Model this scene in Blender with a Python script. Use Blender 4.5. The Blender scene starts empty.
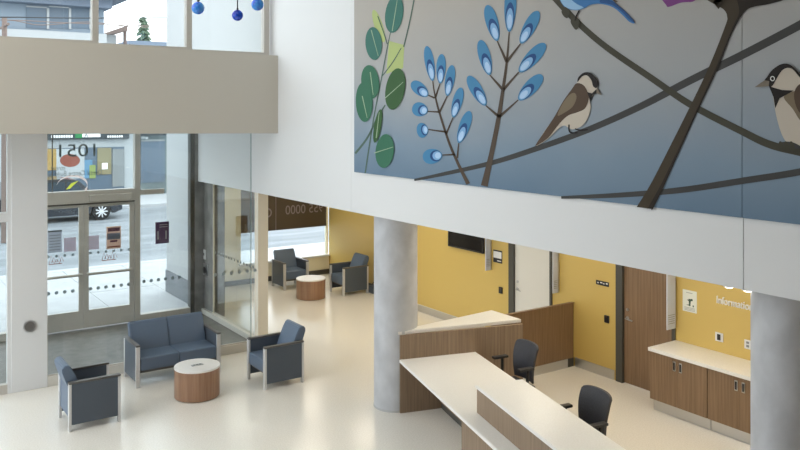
import bpy, bmesh, math, random
from mathutils import Vector, Matrix
from mathutils.geometry import tessellate_polygon
random.seed(7)
S = bpy.context.scene
C = S.collection
PI = math.pi

# ------------------------------------------------------------------ camera
FPX, HZ, CAMZ = 800.0, 113.0, 4.15         # focal length in px, horizon row, eye height
YAW = math.atan(545 / 800)
SN, CS = math.sin(YAW), math.cos(YAW)
cam_d = bpy.data.cameras.new('camera'); cam = bpy.data.objects.new('camera', cam_d); C.objects.link(cam)
cam.location = (0, 0, CAMZ); cam.rotation_euler = (PI / 2, 0, -YAW)
cam_d.sensor_width = 36; cam_d.lens = 36 * FPX / 800; cam_d.shift_y = -(225 - HZ) / 800
cam_d.clip_end = 400
S.camera = cam

# ------------------------------------------------------------------ sky and exposure
w = bpy.data.worlds.new('overcast_sky'); S.world = w; w.use_nodes = True
bg = w.node_tree.nodes['Background']
bg.inputs[0].default_value = (0.90, 0.955, 1.0, 1); bg.inputs[1].default_value = 1.6
S.view_settings.view_transform = 'Standard'; S.view_settings.look = 'None'
S.view_settings.gamma = 1; S.view_settings.use_curve_mapping = False
S.view_settings.exposure = 1.15
LAMP_RECEPTION, LAMP_LOUNGE, FILL_ATRIUM = 5.6, 6.0, 2.2     # emission of the ceiling fixtures; the atrium ones are added fill
LAMP_TINT = (1.0, 0.90, 0.74)

# ------------------------------------------------------------------ pixel helpers (photo frame 800x450)
def ray(px, py):
    r = (px - 400) / FPX
    return Vector((SN + r * CS, CS - r * SN, -(py - HZ) / FPX))
def on_floor(px, py, z=0.0):
    d = ray(px, py); return d * ((z - CAMZ) / d.z) + Vector((0, 0, CAMZ))
def on_x(px, py, X):
    d = ray(px, py); return d * (X / d.x) + Vector((0, 0, CAMZ))
def on_y(px, py, Y):
    d = ray(px, py); return d * (Y / d.y) + Vector((0, 0, CAMZ))

# ------------------------------------------------------------------ materials
MATS = {}
def mat(name, col, rough=0.5, metal=0.0, spec=0.5, noise=None, bump=0.0, emit=None, coat=0.0):
    """noise = (scale xyz, second colour, contrast low, high, detail)"""
    m = bpy.data.materials.new(name); m.use_nodes = True; MATS[name] = m
    nt = m.node_tree; p = nt.nodes['Principled BSDF']
    p.inputs['Base Color'].default_value = (*col, 1); p.inputs['Roughness'].default_value = rough
    p.inputs['Metallic'].default_value = metal; p.inputs['Specular IOR Level'].default_value = spec
    p.inputs['Coat Weight'].default_value = coat; p.inputs['Coat Roughness'].default_value = 0.08
    if emit:
        p.inputs['Emission Color'].default_value = (*emit[0], 1); p.inputs['Emission Strength'].default_value = emit[1]
    if noise:
        sc, c2, lo, hi, det = noise
        tc = nt.nodes.new('ShaderNodeTexCoord'); mp = nt.nodes.new('ShaderNodeMapping')
        mp.inputs['Scale'].default_value = sc
        nz = nt.nodes.new('ShaderNodeTexNoise'); nz.inputs['Scale'].default_value = 1.0; nz.inputs['Detail'].default_value = det
        cr = nt.nodes.new('ShaderNodeValToRGB')
        cr.color_ramp.elements[0].position = lo; cr.color_ramp.elements[0].color = (*col, 1)
        cr.color_ramp.elements[1].position = hi; cr.color_ramp.elements[1].color = (*c2, 1)
        nt.links.new(tc.outputs['Object'], mp.inputs[0]); nt.links.new(mp.outputs[0], nz.inputs['Vector'])
        nt.links.new(nz.outputs[0], cr.inputs[0]); nt.links.new(cr.outputs[0], p.inputs['Base Color'])
        if bump:
            b = nt.nodes.new('ShaderNodeBump'); b.inputs['Strength'].default_value = bump; b.inputs['Distance'].default_value = 0.004
            nt.links.new(nz.outputs[0], b.inputs['Height']); nt.links.new(b.outputs[0], p.inputs['Normal'])
    return m
def glass(name, tint, refl=0.05):
    m = bpy.data.materials.new(name); m.use_nodes = True; MATS[name] = m
    nt = m.node_tree; nt.nodes.remove(nt.nodes['Principled BSDF'])
    out = nt.nodes['Material Output']
    tr = nt.nodes.new('ShaderNodeBsdfTransparent'); tr.inputs[0].default_value = (*tint, 1)
    gl = nt.nodes.new('ShaderNodeBsdfGlossy'); gl.inputs['Roughness'].default_value = 0.0
    lw = nt.nodes.new('ShaderNodeLayerWeight'); lw.inputs[0].default_value = 0.5
    pw = nt.nodes.new('ShaderNodeMath'); pw.operation = 'POWER'; pw.inputs[1].default_value = 4.0
    ma = nt.nodes.new('ShaderNodeMath'); ma.operation = 'MULTIPLY_ADD'; ma.inputs[1].default_value = 0.8; ma.inputs[2].default_value = refl
    mx = nt.nodes.new('ShaderNodeMixShader')
    nt.links.new(lw.outputs['Facing'], pw.inputs[0]); nt.links.new(pw.outputs[0], ma.inputs[0])
    nt.links.new(ma.outputs[0], mx.inputs[0]); nt.links.new(tr.outputs[0], mx.inputs[1]); nt.links.new(gl.outputs[0], mx.inputs[2])
    nt.links.new(mx.outputs[0], out.inputs[0])
    return m
mat('white_paint', (0.74, 0.75, 0.755), 0.55)
mat('greige_paint', (0.58, 0.545, 0.475), 0.6)
mat('cream_paint', (0.80, 0.74, 0.55), 0.55)
mat('yellow_paint', (0.63, 0.455, 0.135), 0.45)
mat('ceiling_paint', (0.82, 0.82, 0.80), 0.7)
mat('terrazzo', (0.80, 0.765, 0.695), 0.2, noise=((55, 55, 55), (0.89, 0.86, 0.795), 0.35, 0.6, 6), spec=0.5)
mat('vestibule_tile', (0.125, 0.122, 0.11), 0.45, noise=((6, 6, 6), (0.20, 0.19, 0.17), 0.3, 0.7, 6))
mat('concrete', (0.46, 0.472, 0.495), 0.6, noise=((4.0, 4.0, 3.0), (0.59, 0.605, 0.635), 0.32, 0.66, 14), bump=0.2)
mat('pier_concrete', (0.155, 0.15, 0.14), 0.65, noise=((3, 3, 3), (0.27, 0.26, 0.245), 0.35, 0.65, 9), bump=0.3)
mat('walnut', (0.175, 0.106, 0.056), 0.38, noise=((40, 40, 1.3), (0.295, 0.190, 0.110), 0.25, 0.75, 8))
mat('desk_walnut', (0.20, 0.135, 0.085), 0.42, noise=((40, 40, 1.2), (0.335, 0.24, 0.16), 0.25, 0.75, 8))
mat('table_walnut', (0.27, 0.145, 0.085), 0.35, noise=((30, 30, 1.0), (0.40, 0.235, 0.145), 0.3, 0.72, 5))
mat('solid_surface', (0.83, 0.815, 0.775), 0.28, noise=((70, 70, 70), (0.89, 0.88, 0.85), 0.35, 0.65, 4))
mat('table_white', (0.85, 0.83, 0.80), 0.3)
mat('vinyl_blue', (0.115, 0.160, 0.230), 0.42)
mat('vinyl_dark', (0.080, 0.100, 0.128), 0.45)
mat('arm_cap', (0.11, 0.105, 0.10), 0.35)
mat('steel', (0.62, 0.62, 0.62), 0.28, 1.0)
mat('dark_steel', (0.22, 0.21, 0.20), 0.4, 0.6)
mat('brushed_leg', (0.66, 0.66, 0.66), 0.35, 0.3)
mat('anodized', (0.54, 0.51, 0.465), 0.4, 0.1)
mat('dark_frame', (0.075, 0.072, 0.062), 0.45)
mat('black_plastic', (0.018, 0.018, 0.020), 0.4)
mat('black_mesh', (0.030, 0.032, 0.040), 0.6, noise=((160, 160, 160), (0.055, 0.058, 0.072), 0.4, 0.6, 2))
mat('screen', (0.012, 0.011, 0.011), 0.12)
mat('door_white', (0.78, 0.77, 0.72), 0.4)
mat('white_plastic', (0.80, 0.80, 0.79), 0.35)
mat('sign_frosted', (0.64, 0.69, 0.82), 0.3)
mat('paper', (0.80, 0.82, 0.74), 0.7)
mat('ink_green', (0.06, 0.12, 0.08), 0.7)
mat('ink_grey', (0.35, 0.36, 0.36), 0.7)
mat('letter_white', (0.92, 0.92, 0.90), 0.35)
mat('glass_edge', (0.30, 0.40, 0.40), 0.3)
mat('post_cream', (0.80, 0.74, 0.62), 0.5)
mat('curb_stone', (0.60, 0.58, 0.53), 0.45)
mat('film_brown', (0.085, 0.064, 0.046), 0.4)
mat('film_letter', (0.29, 0.25, 0.27), 0.5)
mat('decal_dark', (0.17, 0.20, 0.20), 0.5)
mat('decal_dot', (0.40, 0.45, 0.47), 0.5)
mat('decal_pink', (0.80, 0.66, 0.62), 0.5)
mat('decal_yellow', (0.72, 0.75, 0.10), 0.5)
mat('notice_pink', (0.66, 0.60, 0.66), 0.7)
mat('notice_grey', (0.58, 0.61, 0.67), 0.7)
mat('notice_peach', (0.72, 0.56, 0.48), 0.7)
mat('ink_maroon', (0.10, 0.03, 0.07), 0.6)
mat('ink_blue', (0.30, 0.36, 0.48), 0.6)
mat('ink_red', (0.45, 0.16, 0.10), 0.6)
mat('purple_sign', (0.060, 0.022, 0.095), 0.4)
mat('cobalt_glass', (0.005, 0.02, 0.42), 0.05, noise=((9, 9, 9), (0.01, 0.10, 0.75), 0.4, 0.65, 2), coat=0.25)
mat('azure_glass', (0.02, 0.12, 0.75), 0.05, noise=((8, 8, 8), (0.06, 0.34, 0.90), 0.42, 0.62, 2), coat=0.25)
mat('lamp_lens', (0.9, 0.9, 0.88), 0.4, emit=(LAMP_TINT, LAMP_RECEPTION))
mat('lamp_lens_lounge', (0.9, 0.9, 0.88), 0.4, emit=(LAMP_TINT, LAMP_LOUNGE))
mat('fill_lens_atrium', (0.9, 0.9, 0.88), 0.4, emit=((1.0, 0.93, 0.82), FILL_ATRIUM))
mat('lamp_globe', (0.9, 0.9, 0.88), 0.4, emit=((1.0, 0.93, 0.82), 3.0))
# outdoors
mat('sidewalk', (0.40, 0.41, 0.42), 0.8, noise=((2, 2, 2), (0.47, 0.48, 0.49), 0.3, 0.7, 6))
mat('asphalt', (0.17, 0.19, 0.205), 0.85, noise=((0.25, 1.2, 1), (0.27, 0.29, 0.31), 0.35, 0.65, 5))
mat('kerb', (0.46, 0.47, 0.47), 0.8)
mat('ext_wall', (0.40, 0.415, 0.42), 0.7)
mat('ext_base', (0.14, 0.155, 0.17), 0.6, noise=((2, 2, 2), (0.18, 0.195, 0.21), 0.3, 0.7, 5))
mat('shop_white', (0.40, 0.43, 0.44), 0.7)
mat('store_teal', (0.10, 0.135, 0.14), 0.7, noise=((1.5, 1, 1.5), (0.16, 0.20, 0.205), 0.3, 0.7, 4))
mat('shop_sign', (0.035, 0.045, 0.05), 0.5)
mat('sign_green', (0.02, 0.20, 0.06), 0.5)
mat('shop_grey', (0.214, 0.234, 0.238), 0.7)
mat('poster_orange', (0.363, 0.244, 0.081), 0.6)
mat('poster_red', (0.222, 0.062, 0.042), 0.6)
mat('poster_blue', (0.098, 0.230, 0.353), 0.6)
mat('poster_green', (0.241, 0.307, 0.096), 0.6)
mat('poster_ochre', (0.229, 0.205, 0.117), 0.6)
mat('block_blue', (0.17, 0.22, 0.275), 0.7, noise=((0.4, 0.4, 0.6), (0.23, 0.275, 0.32), 0.3, 0.7, 4))
mat('block_roof', (0.15, 0.185, 0.24), 0.7)
mat('block_window', (0.085, 0.125, 0.17), 0.35)
mat('roof_slate', (0.13, 0.17, 0.225), 0.7)
mat('wood_brown', (0.20, 0.15, 0.13), 0.8)
mat('wire_black', (0.03, 0.035, 0.04), 0.6)
mat('conifer', (0.06, 0.11, 0.07), 0.8, noise=((6, 6, 6), (0.13, 0.18, 0.12), 0.3, 0.7, 4))
mat('bark', (0.10, 0.07, 0.05), 0.9)
mat('car_paint', (0.012, 0.018, 0.028), 0.25, coat=0.8)
mat('car_glass', (0.03, 0.05, 0.07), 0.08)
mat('tyre', (0.015, 0.015, 0.016), 0.8)
mat('rim', (0.70, 0.71, 0.73), 0.3, 0.6)
glass('glass_clear', (0.965, 0.985, 0.985), 0.03)
glass('glass_grey', (0.92, 0.942, 0.945), 0.028)
def translucent(n, f):
    m = MATS[n]; nt = m.node_tree; p = nt.nodes['Principled BSDF']; out = nt.nodes['Material Output']
    t = nt.nodes.new('ShaderNodeBsdfTranslucent'); t.inputs[0].default_value = p.inputs['Base Color'].default_value
    mx = nt.nodes.new('ShaderNodeMixShader'); mx.inputs[0].default_value = f
    nt.links.new(p.outputs[0], mx.inputs[1]); nt.links.new(t.outputs[0], mx.inputs[2]); nt.links.new(mx.outputs[0], out.inputs[0])
for n_ in ('notice_pink', 'notice_grey', 'notice_peach', 'decal_dot', 'decal_dark', 'decal_pink', 'decal_yellow', 'ink_red', 'ink_blue', 'ink_grey'): translucent(n_, 0.6)
# mural print
def mural_mat():
    m = bpy.data.materials.new('mural_print'); m.use_nodes = True; MATS['mural_print'] = m
    nt = m.node_tree; p = nt.nodes['Principled BSDF']; p.inputs['Roughness'].default_value = 0.6; p.inputs['Specular IOR Level'].default_value = 0.2
    tc = nt.nodes.new('ShaderNodeTexCoord'); sp = nt.nodes.new('ShaderNodeSeparateXYZ')
    nz = nt.nodes.new('ShaderNodeTexNoise'); nz.inputs['Scale'].default_value = 0.7; nz.inputs['Detail'].default_value = 2
    ad = nt.nodes.new('ShaderNodeMath'); ad.operation = 'MULTIPLY_ADD'; ad.inputs[1].default_value = 0.5
    mr = nt.nodes.new('ShaderNodeMapRange'); mr.inputs[1].default_value = 0.2; mr.inputs[2].default_value = 2.35
    cr = nt.nodes.new('ShaderNodeValToRGB'); e = cr.color_ramp.elements
    e[0].position = 0.0; e[0].color = (0.132, 0.205, 0.292, 1); e[1].position = 1.0; e[1].color = (0.44, 0.415, 0.38, 1)
    x = e.new(0.22); x.color = (0.21, 0.285, 0.365, 1); x = e.new(0.6); x.color = (0.38, 0.395, 0.405, 1)
    nt.links.new(tc.outputs['Object'], sp.inputs[0]); nt.links.new(tc.outputs['Object'], nz.inputs['Vector'])
    nt.links.new(nz.outputs[0], ad.inputs[0]); nt.links.new(sp.outputs['Z'], ad.inputs[2])
    nt.links.new(ad.outputs[0], mr.inputs[0]); nt.links.new(mr.outputs[0], cr.inputs[0]); nt.links.new(cr.outputs[0], p.inputs['Base Color'])
mural_mat()
for n_, c_ in dict(leaf_green=(0.045, 0.155, 0.095), leaf_teal=(0.050, 0.165, 0.135), leaf_dark=(0.045, 0.110, 0.042),
                   leaf_lime=(0.42, 0.50, 0.20), vein=(0.33, 0.44, 0.30), stem_green=(0.085, 0.14, 0.11),
                   bud_blue=(0.065, 0.23, 0.42), bud_navy=(0.022, 0.075, 0.22), bud_sky=(0.22, 0.42, 0.68), bud_pale=(0.42, 0.60, 0.82),
                   twig=(0.085, 0.062, 0.045), branch_grey=(0.055, 0.055, 0.054), branch_olive=(0.058, 0.055, 0.038),
                   trunk_brown=(0.052, 0.038, 0.022), trunk_dark=(0.020, 0.014, 0.009),
                   bird_brown=(0.090, 0.058, 0.038), bird_tan=(0.20, 0.155, 0.10), bird_cream=(0.56, 0.50, 0.42), bird_black=(0.016, 0.012, 0.011),
                   bird_beak=(0.20, 0.17, 0.13), bird_blue=(0.055, 0.19, 0.44), bird_deep=(0.025, 0.085, 0.24), bird_sky=(0.30, 0.50, 0.72),
                   petal_purple=(0.20, 0.055, 0.22), print_white=(0.75, 0.75, 0.72)).items():
    mat(n_, c_, 0.6, spec=0.2)

# ------------------------------------------------------------------ mesh helpers
def wpos(o):
    v = Vector((0, 0, 0))
    while o is not None: v += o.location; o = o.parent
    return v
class MB:
    def __init__(s): s.bm = bmesh.new()
    def box(s, x0, x1, y0, y1, z0, z1, bevel=0.0, seg=1):
        g = bmesh.ops.create_cube(s.bm, size=1.0)
        M = Matrix.Translation(((x0 + x1) / 2, (y0 + y1) / 2, (z0 + z1) / 2)) @ Matrix.Diagonal((abs(x1 - x0), abs(y1 - y0), abs(z1 - z0), 1))
        bmesh.ops.transform(s.bm, matrix=M, verts=g['verts'])
        if bevel:
            ed = {e for v in g['verts'] for e in v.link_edges}
            bmesh.ops.bevel(s.bm, geom=list(ed), offset=bevel, segments=seg, profile=0.7, affect='EDGES')
        return s
    def prism(s, pts, z0, z1, M=None):                 # polygon pts (x,y) extruded z0..z1
        lo = [s.bm.verts.new((x, y, z0)) for x, y in pts]; hi = [s.bm.verts.new((x, y, z1)) for x, y in pts]
        n = len(pts)
        fs = [s.bm.faces.new(hi), s.bm.faces.new(lo[::-1])]
        for i in range(n): fs.append(s.bm.faces.new((lo[i], lo[(i + 1) % n], hi[(i + 1) % n], hi[i])))
        if M is not None: bmesh.ops.transform(s.bm, matrix=M, verts=lo + hi)
        return s
    def cyl(s, c, r0, r1, h, seg=32, axis='Z', cap=True):
        g = bmesh.ops.create_cone(s.bm, cap_ends=cap, segments=seg, radius1=r0, radius2=r1, depth=h)
        R = {'Z': Matrix.Identity(4), 'X': Matrix.Rotation(PI / 2, 4, 'Y'), 'Y': Matrix.Rotation(-PI / 2, 4, 'X')}[axis]
        bmesh.ops.transform(s.bm, matrix=Matrix.Translation(c) @ R, verts=g['verts'])
        return s
    def ball(s, c, r, sx=1, sy=1, sz=1, u=20, v=12):
        g = bmesh.ops.create_uvsphere(s.bm, u_segments=u, v_segments=v, radius=r)
        bmesh.ops.transform(s.bm, matrix=Matrix.Translation(c) @ Matrix.Diagonal((sx, sy, sz, 1)), verts=g['verts'])
        return s
    def tube(s, pts, r, seg=8):
        rings = []
        pts = [Vector(p) for p in pts]
        for i, p in enumerate(pts):
            d = (pts[min(i + 1, len(pts) - 1)] - pts[max(i - 1, 0)]).normalized()
            a = d.cross(Vector((0, 0, 1)) if abs(d.z) < 0.9 else Vector((1, 0, 0))).normalized(); b = d.cross(a)
            rr = r[i] if isinstance(r, (list, tuple)) else r
            rings.append([s.bm.verts.new(p + (a * math.cos(2 * PI * k / seg) + b * math.sin(2 * PI * k / seg)) * rr) for k in range(seg)])
        for A, B in zip(rings, rings[1:]):
            for k in range(seg): s.bm.faces.new((A[k], A[(k + 1) % seg], B[(k + 1) % seg], B[k]))
        s.bm.faces.new(rings[0]); s.bm.faces.new(rings[-1][::-1])
        return s
    def xf(s, M): bmesh.ops.transform(s.bm, matrix=M, verts=s.bm.verts[:]); return s
    def build(s, name, m, parent=None, smooth=False, loc=None):
        off = wpos(parent) if parent is not None else Vector((0, 0, 0))
        if loc is not None: off = Vector(loc)
        if off.length > 0: bmesh.ops.translate(s.bm, vec=-off, verts=s.bm.verts[:])
        bmesh.ops.recalc_face_normals(s.bm, faces=s.bm.faces[:])
        me = bpy.data.meshes.new(name); s.bm.to_mesh(me); s.bm.free()
        if smooth:
            for p in me.polygons: p.use_smooth = True
            try: me.set_sharp_from_angle(angle=math.radians(40))
            except Exception: pass
        me.materials.append(MATS[m])
        o = bpy.data.objects.new(name, me); C.objects.link(o)
        if parent is not None: o.parent = parent
        elif loc is not None: o.location = loc
        return o
def tag(o, label=None, cat=None, group=None, kind=None):
    if label: o['label'] = label
    if cat: o['category'] = cat
    if group: o['group'] = group
    if kind: o['kind'] = kind
    return o
def thing(name, label, cat, loc=(0, 0, 0), group=None, kind=None):
    o = bpy.data.objects.new(name, None); C.objects.link(o); o.location = loc; o.empty_display_size = 0.1
    return tag(o, label, cat, group, kind)
def bx(name, m, parent, x0, x1, y0, y1, z0, z1, bevel=0.0, seg=1):
    return MB().box(x0, x1, y0, y1, z0, z1, bevel, seg).build(name, m, parent, smooth=bevel > 0)
def struct(o, label, cat): return tag(o, label, cat, kind='structure')
def copy_tree(o, parent=None):
    c = o.copy(); C.objects.link(c); c.parent = parent
    for ch in list(o.children): copy_tree(ch, c)
    return c
def text_mesh(name, body, size, M, m, parent=None, extrude=0.002, align='LEFT', fit=None):
    cu = bpy.data.curves.new(name, 'FONT'); cu.body = body; cu.size = size; cu.extrude = extrude; cu.align_x = align
    t = bpy.data.objects.new(name, cu); C.objects.link(t)
    dg = bpy.context.evaluated_depsgraph_get()
    me = bpy.data.meshes.new_from_object(t.evaluated_get(dg)); bpy.data.objects.remove(t); bpy.data.curves.remove(cu)
    if fit:
        xs = [v.co.x for v in me.vertices]; k = fit / (max(xs) - min(xs))
        for v in me.vertices: v.co.x *= k
    me.transform(Matrix.Translation(-(wpos(parent) if parent is not None else Vector((0, 0, 0)))) @ M)
    me.materials.clear(); me.materials.append(MATS[m]); me.name = name
    o = bpy.data.objects.new(name, me); C.objects.link(o)
    if parent is not None: o.parent = parent
    return o
def basis(ox, oy, oz, ax, ay):
    ax, ay = Vector(ax), Vector(ay); az = ax.cross(ay)
    return Matrix(((ax.x, ay.x, az.x, ox), (ax.y, ay.y, az.y, oy), (ax.z, ay.z, az.z, oz), (0, 0, 0, 1)))
def wall_text(name, body, size, X, Y, Z, m, parent=None, ext=0.004, fit=None):    # on a wall facing -X
    return text_mesh(name, body, size, basis(X, Y, Z, (0, -1, 0), (0, 0, 1)), m, parent, ext, fit=fit)
def glass_text(name, body, size, X, Y, Z, m, parent=None, fit=None):                # reads from outside (+Y)
    return text_mesh(name, body, size, basis(X, Y, Z, (-1, 0, 0), (0, 0, 1)), m, parent, 0.0015, fit=fit)

# key planes of the building
XM, XB, XL = 5.86, 9.76, 10.14       # mural wall face, back wall, lounge wall
YF, YD, YW, YS = 13.05, 16.08, 18.15, 12.23   # inner glazing, entrance doors, lounge window wall, spandrel face
XS = 6.0                              # vestibule side

# ================================================================== STRUCTURE
b = MB(); b.prism([(-3.7, -5), (10.4, -5), (10.4, 18.15), (6.06, 18.15), (6.06, 13.05), (-3.7, 13.05)], -0.2, 0.0)
struct(b.build('floor', 'terrazzo'), 'glossy pale cream terrazzo floor of the lobby', 'floor')
struct(MB().box(-3.7, 6.06, 13.05, 16.3, -0.2, -0.004).build('floor_vestibule', 'vestibule_tile'), 'dark grey stone floor inside the glazed entrance vestibule', 'floor')

# mural wall: three plaster panels with open joints
mw = struct(thing('wall_mural', 'white upper wall carrying the bird mural above the reception', 'wall', (XM, 6, 2.74)), 'white upper wall carrying the bird mural above the reception', 'wall')
for y0, y1, z1_ in ((-4, 3.729, 8.0), (3.737, 9.825, 8.0), (9.829, 12.60, 8.0), (12.601, 16.02, 3.94)):
    bx('wall_panel', 'white_paint', mw, XM, XM + 0.2, y0, y1, 2.74, z1_)
# spandrel under the upper windows: slightly tapering band
sp = MB()
def spz(X): return 5.11 + 0.0214 * (5.86 - X), 3.81 + 0.0119 * (5.86 - X)
v = []
for X in (-3.7, XM - 0.001):
    t, bo = spz(X)
    v += [(X, YS, bo), (X, YF + 0.03, bo), (X, YF + 0.03, t - 0.02), (X, YS, t)]
vs = [sp.bm.verts.new(p) for p in v]
for f in ((0, 1, 2, 3), (4, 7, 6, 5), (0, 4, 5, 1), (1, 5, 6, 2), (2, 6, 7, 3), (3, 7, 4, 0)): sp.bm.faces.new([vs[i] for i in f])
struct(sp.build('wall_spandrel', 'greige_paint'), 'broad beige band wall below the upper row of windows', 'wall')
# unseen walls added to steer the light: dark rear, daylight opening in the left
struct(MB().box(-3.7, 10.4, -5.2, -5.0, 0, 8.2).build('wall_rear', 'walnut'), 'unseen lobby rear wall, dark walnut added to cut bounced light', 'wall')  # unseen; dark finish added to keep bounced light off the mural
m_ = MB(); m_.box(-3.7, -3.5, -5.0, 6.5, 0, 8.2); m_.box(-3.7, -3.5, 6.5, 12.4, 0, 0.3); m_.box(-3.7, -3.5, 6.5, 12.4, 7.7, 8.2)
struct(m_.build('wall_left', 'walnut'), 'unseen dark lobby wall with an opening added to admit daylight', 'wall')  # unseen; opening added to bring daylight onto the lobby floor
struct(MB().box(-60, -3.7, -20, 16.3, -0.3, -0.02).build('sky_block_ground', 'sidewalk'), 'unseen pale ground added to block sky light from below', 'sidewalk')  # unseen; added to stop sky light rising through the left opening
# lower ceiling and upper ceiling
struct(MB().box(XM + 0.2, 10.4, -4, 18.45, 2.78, 3.0).build('ceiling_reception', 'ceiling_paint'), 'flat white ceiling above reception and lounge', 'ceiling')
struct(MB().box(-3.5, XM + 0.2, -5.0, 12.4, 8.0, 8.2).build('ceiling', 'ceiling_paint'), 'high white ceiling of the double height lobby', 'ceiling')
struct(MB().box(-3.7, 5.999, YF + 0.04, 16.3, 3.95, 4.15).build('ceiling_vestibule', 'ceiling_paint'), 'white ceiling slab over the glazed vestibule', 'ceiling')
# back wall with two door openings
D3 = (9.76, 10.72); D4 = (7.30, 8.26); DH = 2.2
m_ = MB()
for y0, y1, z0, z1 in ((-4, D4[0], 0, 2.78), (D4[1], D3[0], 0, 2.78), (D3[1], 14.8, 0, 2.78), (D4[0], D4[1], DH, 2.78), (D3[0], D3[1], DH, 2.78)):
    m_.box(XB, XB + 0.2, y0, y1, z0, z1)
m_.box(XB, XL, 14.8, 15.0, 0, 2.78)
struct(m_.build('wall_back', 'yellow_paint'), 'mustard yellow wall with two doors behind the reception', 'wall')
struct(MB().box(XL, XL + 0.2, 15.0, 18.15, 0, 2.78).build('wall_lounge', 'yellow_paint'), 'yellow side wall of the lounge beside the armchairs', 'wall')
# steel baseboards
for i, (y0, y1) in enumerate(((-4, 5.2), (D4[1] + 0.14, 9.22), (D3[1] + 0.14, 14.8))):
    struct(MB().box(XB - 0.015, XB, y0, y1, 0.0, 0.15, 0.003).build('baseboard_back' + ('' if i == 0 else ''), 'steel'),
           ['brushed steel baseboard at the end of the reception wall', 'short brushed steel baseboard beside the walnut door', 'long brushed steel baseboard below the wall screen'][i], 'baseboard')
struct(MB().box(XL - 0.015, XL, 15.0, 18.15, 0, 0.1).build('baseboard_lounge', 'dark_frame'), 'dark baseboard along the yellow lounge wall', 'baseboard')
# lounge window wall
m_ = MB()
m_.box(6.25, 7.66, YW, YW + 0.3, 0, 2.78); m_.box(7.66, XL + 0.2, YW, YW + 0.3, 0, 0.46); m_.box(7.66, XL + 0.2, YW, YW + 0.3, 2.6, 2.78)
struct(m_.build('wall_front', 'cream_paint'), 'cream lounge wall under and beside the street window', 'wall')
struct(MB().box(6.25, XL, YW - 0.02, YW, 0, 0.12).build('baseboard_front', 'dark_frame'), 'dark baseboard below the lounge window', 'baseboard')
# vestibule side: outer wall and concrete pier
ew = struct(thing('wall_outside', 'tall pale exterior wall beyond the entrance doors', 'wall', (XS, 17, 0)), 'tall pale exterior wall beyond the entrance doors', 'wall')
bx('wall_slab', 'ext_wall', ew, XS, XS + 0.25, 16.24, 18.47, 0.0, 9.5)
bx('wall_slab', 'ext_wall', ew, XS, XS + 0.25, 12.605, 16.24, 4.2, 9.5)
bx('wall_base', 'ext_base', ew, XS - 0.02, XS, 16.24, 18.49, 0.0, 0.5)
struct(MB().box(XS, XS + 0.25, 15.54, 16.235, 0, 2.74).box(5.80, XS, 16.03, 16.235, 0, 3.95).build('wall_pier', 'pier_concrete'), 'grey concrete pier at the vestibule corner', 'pillar')

# white pillar at the glazing with a round push plate
pl = struct(thing('wall_pillar', 'square white pillar at the entrance glazing', 'pillar', (2.16, 13.1, 0)), 'square white pillar at the entrance glazing', 'pillar')
bx('shaft', 'white_paint', pl, 1.91, 2.41, 13.02, 13.5, 0, 3.9, 0.006)
pp = MB().cyl((2.16, 13.012, 0.96), 0.09, 0.085, 0.022, 28, 'Y').build('push_plate', 'steel', pl, True)
MB().cyl((2.16, 12.998, 0.96), 0.07, 0.068, 0.008, 28, 'Y').build('plate_face', 'dark_steel', pp, True)
# cream post at the glazing corner
struct(MB().box(5.865, 6.06, 13.05, 13.2, 0, 2.74, 0.004).build('trim_1', 'post_cream'), 'cream square post where the vestibule glass meets the lounge', 'post')

# ---- upper windows on the spandrel
YU = 12.46
uw = struct(thing('window_1', 'row of tall upper windows above the beige band', 'window', (3, YU, 5.1)), 'row of tall upper windows above the beige band', 'window')
edges = [(-3.7, -3.6), (-2.9, -2.81), (-1.45, -1.36), (0.03, 0.12), (1.48, 1.57), (2.93, 3.02), (4.37, 4.46), (5.71, 5.81)]
for a, c_ in edges:
    bx('mullion', 'anodized', uw, a, c_, YU, YU + 0.12, 5.02, 8.0)
for (a0, a1), (b0, b1) in zip(edges, edges[1:]):
    bx('sill', 'anodized', uw, a1, b0, YU, YU + 0.12, 5.02, spz((a1 + b0) / 2)[0] + 0.045)
    bx('pane', 'glass_clear', uw, a1, b0, YU + 0.05, YU + 0.062, spz((a1 + b0) / 2)[0] + 0.045, 8.0)
# ---- inner vestibule glazing
iw = struct(thing('window_2', 'tall clear glass screen between lobby and vestibule', 'window', (4, YF, 0)), 'tall clear glass screen between lobby and vestibule', 'window')
for a, c_ in ((2.425, 4.125), (4.135, 5.73)):
    pn = bx('pane', 'glass_grey', iw, a, c_, YF, YF + 0.012, 0.17, 3.9)
    if a > 4:
        for k in range(6):
            MB().cyl((5.08 + k * 0.145, YF - 0.003, 1.39), 0.030, 0.030, 0.003, 12, 'Y').build('dot', 'decal_dot', pn)
bx('edge_rail', 'glass_edge', iw, 5.73, 5.74, YF, YF + 0.012, 0.17, 3.9)
bx('curb', 'curb_stone', iw, 2.41, 5.865, YF - 0.03, YF + 0.05, 0, 0.15, 0.004)
bx('bottom_channel', 'anodized', iw, 2.41, 5.865, YF - 0.012, YF + 0.025, 0.15, 0.17)
# ---- glazing to the left of the pillar
lw_ = struct(thing('window_3', 'white framed glazing on the far side of the white pillar', 'window', (0, YF, 0)), 'white framed glazing on the far side of the white pillar', 'window')
bx('jamb', 'white_paint', lw_, 1.86, 1.91, YF - 0.02, YF + 0.08, 0, 3.9)
bx('rail', 'white_paint', lw_, -3.6, 1.86, YF - 0.02, YF + 0.08, 2.54, 2.68)
bx('bottom_rail', 'anodized', lw_, -3.6, 1.86, YF - 0.02, YF + 0.08, 0, 0.14)
bx('pane', 'glass_grey', lw_, -3.6, 1.86, YF + 0.02, YF + 0.032, 0.14, 2.54)
bx('pane', 'glass_grey', lw_, -3.6, 1.86, YF + 0.02, YF + 0.032, 2.68, 3.9)
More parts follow.
